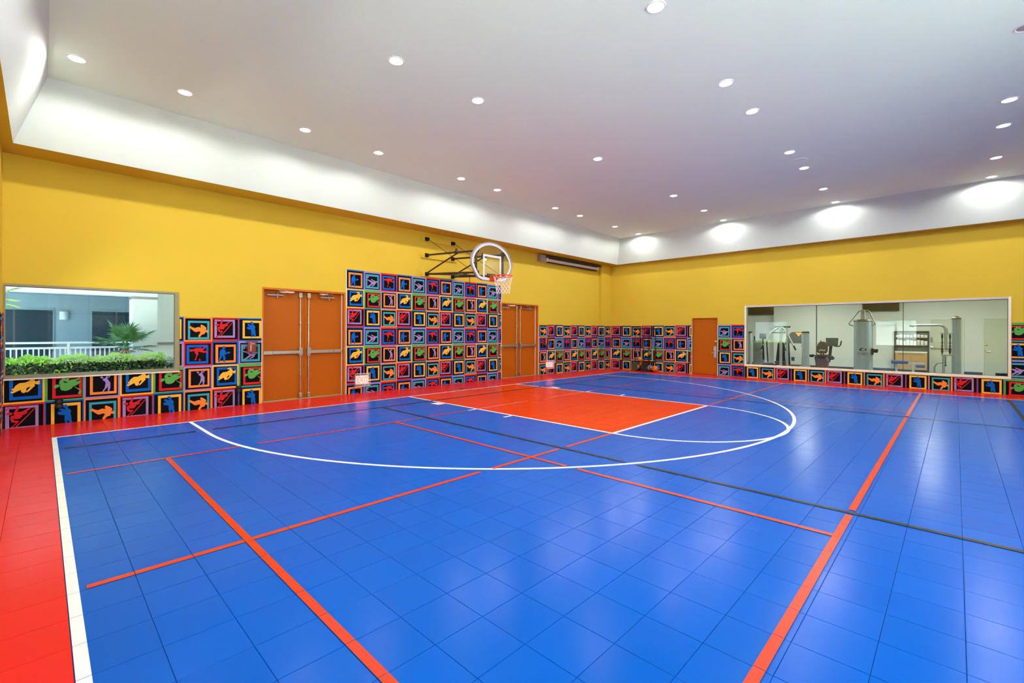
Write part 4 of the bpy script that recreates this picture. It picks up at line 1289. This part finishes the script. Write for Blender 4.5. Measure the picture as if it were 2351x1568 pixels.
weight_column(61.0, 18.2, .22, 4.88, 'slim ribbed silver weight column beside the flat grey shroud')
t = thing('weight_shroud', (62.5, 17.7, 0), 'flat grey weight stack shroud with black lettering at the gym corner', 'weight stack')
part('shroud_panel', MB().box(62.4, 62.6, 17.35, 18.3, .3, 3.95), mat('grey green shroud', (118, 126, 116), .5), t, .02)
text_mesh('lettering', 'CY', .3, lambda a, b, d: (62.39, 17.75 - a, 2.75 + b), M_ink, t, shear=.2)
part('shroud_base', MB().box(62.1, 63.2, 17.2, 18.5, 0, .3), M_gframe, t, .02)

# --- treadmill behind, with lit console
TM = 68.5
tm = thing('treadmill', (TM, 15.2, 0), 'black treadmill with lit orange console facing the gym wall', 'treadmill')
part('deck', MB().box(TM - 3.2, TM + 2.6, 14.0, 16.4, .1, .62), M_rub, tm, .05)
part('deck_rail', MB().box(TM - 3.2, TM + 2.6, 13.85, 14.05, .3, .7).box(TM - 3.2, TM + 2.6, 16.35, 16.55, .3, .7), M_alu, tm, .03)
for y_ in (14.2, 16.2):
    part('console_upright', MB().tube([(TM + 2.2, y_, .6), (TM + 1.6, y_, 3.6)], .14, 8), M_rub, tm)
    part('handrail', MB().tube([(TM + 1.6, y_, 3.55), (TM + .6, y_, 3.5), (TM - .4, y_, 3.3), (TM + .2, y_, 2.6), (TM + 1.8, y_, 2.3)], .07, 8), M_rub, tm)
cn = part('console', MB().prism([(13.9, 3.5), (16.5, 3.5), (16.4, 4.3), (15.8, 5.0), (14.4, 5.0), (14.0, 4.3)], lambda a, b, d: (TM + 1.35 + d + .25 * (b - 3.5), a, b), -.12, .12), mat('charcoal console', (72, 74, 78), .4), tm, .03)
part('console_display', MB().prism([(14.55, 4.9), (15.35, 4.9), (15.2, 4.72), (15.08, 4.72), (15.06, 4.55), (14.95, 4.46), (14.84, 4.55), (14.82, 4.72), (14.7, 4.72)], lambda a, b, d: (TM + 1.22 + d + .25 * (b - 3.5), a, b), -.01, .0),
     mat('lit orange display', (255, 120, 30), .4, var=0, emit=1.6), cn)
el = thing('elliptical_trainer', (68.0, 19.2, 0), 'dark elliptical trainer with curved moving arms by the gym corner', 'exercise machine')
part('base_rail', MB().box(65.5, 71, 18.9, 19.1, .05, .25).box(65.5, 65.7, 18.2, 19.9, .02, .2).box(70.8, 71, 18.2, 19.9, .02, .2), M_rub, el, .03)
part('flywheel_cover', MB().lathe((70, 19.25, 1.3), [(.4, -.0), (1.0, .06), (1.0, .44), (.4, .5)], 28, axis='y'), mat('grey cover', (90, 96, 98), .5), el)
for s in (-1, 1):
    part('moving_arm', MB().tube([(68.8, 19.0 + s * .7, .9), (68.4, 19.0 + s * .7, 2.6), (68.0, 19.0 + s * .75, 3.9), (67.4, 19.0 + s * .6, 4.4)], .08, 8), M_rub, el)
    part('pedal', MB().box(66.0, 67.3, 19.0 + s * .5 - .2, 19.0 + s * .5 + .2, .6, .72), M_rub, el, .03)
part('console', MB().box(68.9, 69.05, 18.6, 19.4, 4.1, 4.8).cyl((69.4, 19.0, 1.2), (69.0, 19.0, 4.2), .12, 8), M_rub, el, .02)
for y_ in (16.9, 13.3):
    t = thing('wall_outlet', (GX - 1.22, y_, .9), 'blue grey outlet plate low on the gym wall ' + ('beside the treadmill deck' if y_ > 15 else 'behind the ribbed weight column'), 'outlet', 'outlets on the gym wall')
    part('cover_plate', MB().box(GX - 1.24, GX - 1.2, y_ - .2, y_ + .2, .85, 1.4), M_base, t, .01)

# --- cable machine with long pull arm beside the far gym door
KX = 58.0
cm = thing('cable_machine', (KX, .3, 0), 'silver cable machine with ribbed column and long curved pull arm', 'gym machine')
n = 30
V = []
for z_ in (.05, 6.2):
    for k in range(n):
        a = 2 * math.pi * k / n
        rr = .32 * (1 if k % 3 else .92)
        V.append((KX + .3 + rr * math.cos(a), -.04 + rr * math.sin(a), z_))
part('ribbed_column', MB().add(V, [(k, (k + 1) % n, n + (k + 1) % n, n + k) for k in range(n)] + [tuple(range(n)), tuple(range(n, 2 * n))]), M_alu, cm)
part('column_cap', MB().lathe((KX + .3, -.04, 6.18), [(.34, 0), (.34, .12), (.2, .2), (.18, .27), (.08, .3)], 24), mat('olive bronze cap', (120, 118, 92), .4), cm)
part('pull_arm', MB().tube([(KX, .62, 4.85), (KX, .66, 5.3), (KX, .8, 5.55), (KX, 1.1, 5.66), (KX, 3.2, 5.64)], [.12, .12, .11, .10, .09], 12), M_gframe, cm)
part('arm_pad', MB().cyl((KX, 3.2, 5.64), (KX, 2.85, 5.58), .12, 10), M_pad, cm)
part('frame_head', MB().box(KX - .1, KX + .1, .2, 1.02, 4.83, 4.95), M_gframe, cm, .02)
for y_ in (.38, .9):
    part('cable_slider', MB().cyl((KX, y_, 2.95), (KX, y_, 4.85), .045, 8).box(KX - .07, KX + .07, y_ - .07, y_ + .07, 4.45, 4.75).box(KX - .07, KX + .07, y_ - .08, y_ + .08, 3.1, 3.5), M_hard, cm)
    part('cable_clamp', MB().box(KX - .06, KX + .06, y_ - .12, y_ + .12, 4.0, 4.05).box(KX - .06, KX + .06, y_ - .12, y_ + .12, 3.7, 3.75), M_hard, cm)
part('center_arm', MB().tube([(KX - .1, .66, 4.83), (KX - .15, .66, 4.0), (KX - .12, .64, 3.35)], [.11, .12, .08], 10), M_gframe, cm)
part('lower_cross', MB().box(KX - .08, KX + .08, .15, 1.0, 2.84, 2.94).box(KX - .05, KX + .05, .4, .9, 3.2, 3.3), M_gframe, cm, .015)
part('hanging_cable', MB().cyl((KX, .66, 2.85), (KX, .66, 2.0), .03, 6).sphere((KX, .66, 1.95), .07, 8, 6), M_hard, cm)
part('lower_post', MB().cyl((KX, .8, .05), (KX, .8, 2.86), .1, 10), M_gframe, cm)
part('step_loop', MB().tube([(KX, 1.42, .05), (KX, 1.42, 1.75), (KX, 1.3, 2.05), (KX, 1.05, 2.2), (KX, .8, 2.22)], .075, 8), M_gframe, cm)
part('base_plate', MB().box(KX - .6, KX + 1.2, -.5, 1.7, 0, .05), M_gframe, cm)
# --- flat bench with blue pads
bn = thing('exercise_bench', (66.0, 3.7, 0), 'blue padded exercise bench with silver rail in front of the oak cabinet', 'bench')
part('bench_pad', MB().box(65.5, 66.5, 3.7, 5.12, 1.55, 1.9), M_pad, bn, .1)
part('bench_pad', MB().box(65.6, 66.4, 2.36, 3.1, 1.2, 1.5), M_pad, bn, .06)
part('bench_rail', MB().box(65.9, 66.1, 2.34, 4.25, 1.55, 1.68), M_gframe, bn, .02)
for y_ in (3.3, 4.7):
    part('leg', MB().box(65.9, 66.1, y_ - .1, y_ + .1, .05, 1.56), M_gframe, bn, .02)
    part('foot', MB().box(65.3, 66.7, y_ - .12, y_ + .12, 0, .1), M_gframe, bn, .02)

# ------------------------------------------------------------------ courtyard outside the left window
M_stucco = mat('white courtyard stucco', (226, 238, 244), .8, var=.02, scale=1.2, bump=.1, bscale=60)
M_grey = mat('blue grey stucco', (112, 142, 156), .8, var=.03, scale=1.2, bump=.1, bscale=60)
M_rail = mat('white railing paint', (232, 238, 242), .5)
M_dark = mat('dark window glass', (30, 54, 68), .12, var=.15, scale=.7, spec=.15)
M_band = mat('lilac grey band', (150, 146, 152), .7)
M_soil = mat('planting soil', (70, 58, 46), .9, var=.2, scale=10)
M_conc = mat('pale concrete paving', (206, 200, 188), .8, var=.06, scale=3)
grd = struct('floor_courtyard', MB().box(-70, 70, YL + .9, 110, -.6, -.3), M_soil, 'planted courtyard ground')
struct('floor_terrace', MB().box(-70, XN - .6, -90, YL + .9, -.6, -.3).box(XN - .6, 90, -90, YB - .5, -.6, -.3), M_conc, 'pale concrete terrace')
bd = thing('courtyard_building', (2.0, 53.0, -.3), 'blue grey building with a white beam and dark windows across the courtyard', 'building')
part('wall', MB().box(-30, 6.6, 53.0, 54.5, -.3, 8.6), M_grey, bd)
part('porch_ceiling', MB().box(-30, 6.5, 46.6, 53.0, 7.86, 8.1), M_grey, bd)
part('beam', MB().box(-30, 6.45, 45.5, 46.6, 7.60, 9.6), M_stucco, bd)
part('upper_wall', MB().box(-30, 40, 46.6, 54.5, 9.6, 14), M_stucco, bd)
part('porch_floor', MB().box(-30, 6.5, 45.6, 53.0, -.3, .35), M_stucco, bd)
part('column', MB().box(4.93, 6.44, 45.5, 47.6, -.3, 7.40), M_stucco, bd)
part('column_band', MB().box(4.90, 6.46, 45.48, 47.62, 7.40, 7.60), M_band, bd)
part('side_wall', MB().box(6.46, 30, 47.0, 48.0, -.3, 9.6), M_stucco, bd)
part('wall_band', MB().box(6.46, 30, 46.96, 47.0, 3.8, 4.0), M_band, bd)
for x0, x1 in ((-3.6, .66), (3.04, 6.2)):
    f_ = part('window', MB().box(x0 - .1, x1 + .1, 52.93, 53.0, .5, 6.7), M_grey, bd)
    part('window_glass', MB().box(x0, x1, 52.90, 52.93, .6, 6.58), M_dark, f_)
    part('window_mullion', MB().box((x0 + x1) / 2 - .06, (x0 + x1) / 2 + .06, 52.88, 52.9, .6, 6.58), mat('dark mullion', (50, 60, 64), .5), f_)
part('wall_lamp', MB().lathe((1.33, 52.95, 5.84), [(.27, 0), (.28, .02), (.28, .64), (.27, .66)], 20), mat('grey wall lamp', (176, 196, 202), .6), bd)
# white railing, each baluster its own part
rl = thing('balcony_railing', (1.5, 46.2, .35), 'white metal railing with thin balusters behind the hedge', 'railing')
part('top_rail', MB().box(-8, 4.93, 46.1, 46.3, 3.99, 4.13), M_rail, rl)
part('middle_rail', MB().box(-8, 4.93, 46.12, 46.28, 3.62, 3.76), M_rail, rl)
part('bottom_rail', MB().box(-8, 4.93, 46.12, 46.28, .6, .72), M_rail, rl)
for x_ in (-5.5, 1.385):
    part('rail_post', MB().box(x_ - .07, x_ + .07, 46.1, 46.3, .35, 4.0), M_rail, rl)
bal = MB().box(-.04, .04, -.04, .04, 0, 2.9).mesh('baluster', M_rail)
for k in range(34):
    x_ = 4.70 - k * .267
    if abs(x_ - 1.385) < .1 or abs(x_ + 5.5) < .1:
        continue
    link('baluster', bal, rl, Vector((x_, 46.2, .72)) - base_of(rl))
# clipped hedge: leaves built as one mass
def leaf_mat(name, c1, c2):
    m = mat(name, c1, .45, var=.35, scale=30)
    b = m.node_tree.nodes['Principled BSDF']
    b.inputs['Subsurface Weight'].default_value = 0.0
    return m
M_leaf_lit = leaf_mat('hedge leaf lit', (128, 186, 36), None)
M_leaf_shade = leaf_mat('hedge leaf shaded', (34, 66, 28), None)
M_leafC = leaf_mat('grey green leaf', (120, 148, 110), None)
def hedge(x0, x1, y0, y1, z0, z1, n, label, mats, seed, top=.35, size=.1):
    rnd = random.Random(seed)
    t = thing('hedge', ((x0 + x1) / 2, (y0 + y1) / 2, z0), label, 'hedge')
    part('hedge_core', MB().box(x0 + .25, x1 - .25, y0 + .25, y1 - .25, z0, z1 - .3), mat('hedge core', (22, 34, 18), .9), t)
    b_ = MB()
    for k in range(n):
        fc = rnd.random()
        x, y, z = rnd.uniform(x0, x1), rnd.uniform(y0, y1), rnd.uniform(z0, z1)
        bumpz = .10 * math.sin(x * 3.1 + seed) + .06 * math.sin(x * 7.7)
        if fc < .45: y = y0 + rnd.uniform(-.08, .22); nrm = Vector((0, -1, .5))
        elif fc < .85: z = z1 + rnd.uniform(-.22, .06) + bumpz; nrm = Vector((0, -.3, 1))
        elif fc < .95: x = x1 + rnd.uniform(-.2, .08); nrm = Vector((1, -.3, .5))
        else: x = x0 + rnd.uniform(-.08, .2); nrm = Vector((-1, -.3, .5))
        d = (nrm + Vector((rnd.uniform(-.8, .8), rnd.uniform(-.8, .8), rnd.uniform(-.5, .9)))).normalized()
        s = d.orthogonal().normalized()
        s = Matrix.Rotation(rnd.uniform(0, 6.28), 3, d) @ s
        w = d.cross(s)
        L = size * rnd.uniform(.7, 1.3)
        c = Vector((x, y, z))
        up = (z > z1 - top)  # light on the top is painted in: upper leaves bright, lower mostly dark
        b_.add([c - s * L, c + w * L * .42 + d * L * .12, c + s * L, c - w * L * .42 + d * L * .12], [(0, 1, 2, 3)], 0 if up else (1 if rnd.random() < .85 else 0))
    o_ = part('foliage', b_, mats, t)
    o_['kind'] = 'stuff'
    return t
hedge(-6, 6.0, 39.3, 41.6, -.3, 3.25, 16000, 'long clipped green hedge outside the courtyard window', [M_leaf_lit, M_leaf_shade], 3)
hedge(6.1, 12, 42.0, 44.5, -.3, 2.75, 5000, 'low grey green shrub bed at the end of the hedge', [M_leafC, M_leafC], 5, size=.09)
# fan palms
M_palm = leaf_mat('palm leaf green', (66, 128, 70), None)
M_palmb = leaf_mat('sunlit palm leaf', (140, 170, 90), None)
M_trunk = mat('fibrous palm trunk', (112, 88, 66), .9, var=.3, scale=20, bump=.5, bscale=40)
M_deadf = mat('dry palm boot', (168, 148, 124), .8, var=.2, scale=20)
def palm(x, y, z0, h, rl_, leaves, label, seed, skirt=True, m_leaf=None, fixed=None):
    rnd = random.Random(seed)
    t = thing('fan_palm', (x, y, z0), label, 'palm')
    zc = z0 + h
    part('trunk', MB().tube([(x, y, z0), (x, y, z0 + h * .5), (x, y, zc)], [.28, .26, .2], 14), M_trunk, t)
    if skirt:
        for k in range(26):
            a = 2 * math.pi * k / 26 + rnd.uniform(-.1, .1)
            zz = zc - .22 - .16 * (k % 3)
            d = Vector((math.cos(a), math.sin(a), 0))
            p = Vector((x, y, zz)) + d * .2
            q = p + d * .24 + Vector((0, 0, -.2))
            s = d.cross(Vector((0, 0, 1)))
            part('leaf_boot', MB().add([p - s * .05, p + s * .05, q + s * .025, q - s * .025, p + Vector((0, 0, .05))], [(0, 1, 2, 3), (0, 4, 1), (0, 3, 4), (1, 4, 2)]), M_deadf, t)
    if fixed is None:
        fixed = []
        for k in range(leaves):
            a = 2 * math.pi * k / leaves * 2.4 + rnd.uniform(-.2, .2)
            el_ = R(78 - 88 * (k / max(1, leaves - 1)) + rnd.uniform(-6, 6))
            fixed.append((a, el_, rl_ * rnd.uniform(.85, 1.1)))
    for a, el_, L in fixed:
        d = Vector((math.cos(a) * math.cos(el_), math.sin(a) * math.cos(el_), math.sin(el_)))
        base = Vector((x, y, zc))
        hub = base + d * L * .48
        b_ = MB()
        b_.tube([base, base + d * L * .25 + Vector((0, 0, .02)), hub], [.035, .022, .014], 5)
        side = d.cross(Vector((0, 0, 1)))
        if side.length < .05: side = Vector((1, 0, 0))
        side.normalize()
        nrm = side.cross(d)
        nb = 26
        for i in range(nb):
            th = R(-105 + 210 * i / (nb - 1))
            bd_ = (d * math.cos(th) + side * math.sin(th)).normalized()
            ln = L * .56 * (.72 + .28 * math.cos(th)) * rnd.uniform(.92, 1.05)
            w = nrm.cross(bd_).normalized() * (.028 * L / 1.3)
            m0 = hub + bd_ * ln * .5 + nrm * .03
            tip = hub + bd_ * ln + Vector((0, 0, -.16 * ln)) * rnd.uniform(.3, 1.4)
            b_.add([hub, m0 - w, tip, m0 + w, m0 - nrm * .03], [(0, 1, 4), (0, 4, 3), (1, 2, 4), (4, 2, 3)])
        part('palm_leaf', b_, m_leaf or M_palm, t)
    return t
palm(4.27, 43.2, -.3, 4.0, 2.15, 15, 'short fan palm standing behind the hedge', 11)
palm(-2.6, 42.6, -.3, 7.0, 2.1, 14, 'tall fan palm whose leaves hang into the window corner', 23, m_leaf=M_palmb, skirt=False)
# planting outside the two near windows (seen reflected in the gym glass)
palm(-12.0, 28.0, -.3, 5.0, 3.0, 12, 'fan palm outside the side wall window beside the mural', 31, skirt=False)
palm(-16.0, 9.0, -.3, 7.0, 4.0, 12, 'tall fan palm outside the side wall window without a mural', 37, skirt=False)
hedge(-8, -5.0, 20, 33, -.3, 3.0, 4000, 'green hedge outside the side wall window beside the mural', [M_leaf_lit, M_leaf_shade], 8, size=.16)
wl = thing('garden_wall', (-32, 15, -.3), 'long white garden wall beyond the courtyard palms', 'wall')
part('wall_panel', MB().box(-33, -32, -40, 70, -.3, 9), M_stucco, wl)
part('wall_coping', MB().box(-33.2, -31.8, -40, 70, 9, 9.3), M_stucco, wl)

# unseen canopy added to keep direct sun out of the added storefront
cn = thing('added_canopy', (10.7, YB - 4, -.3), 'flat white canopy added to shade the added storefront window', 'canopy')
part('canopy_slab', MB().box(-1.0, 22.5, YB - 7.5, YB - .5, 13.5, 14.1), M_stucco, cn)
for x_ in (2.0, 19.5):
    part('canopy_post', MB().box(x_ - .3, x_ + .3, YB - 7.2, YB - 6.6, -.3, 13.5), M_stucco, cn)
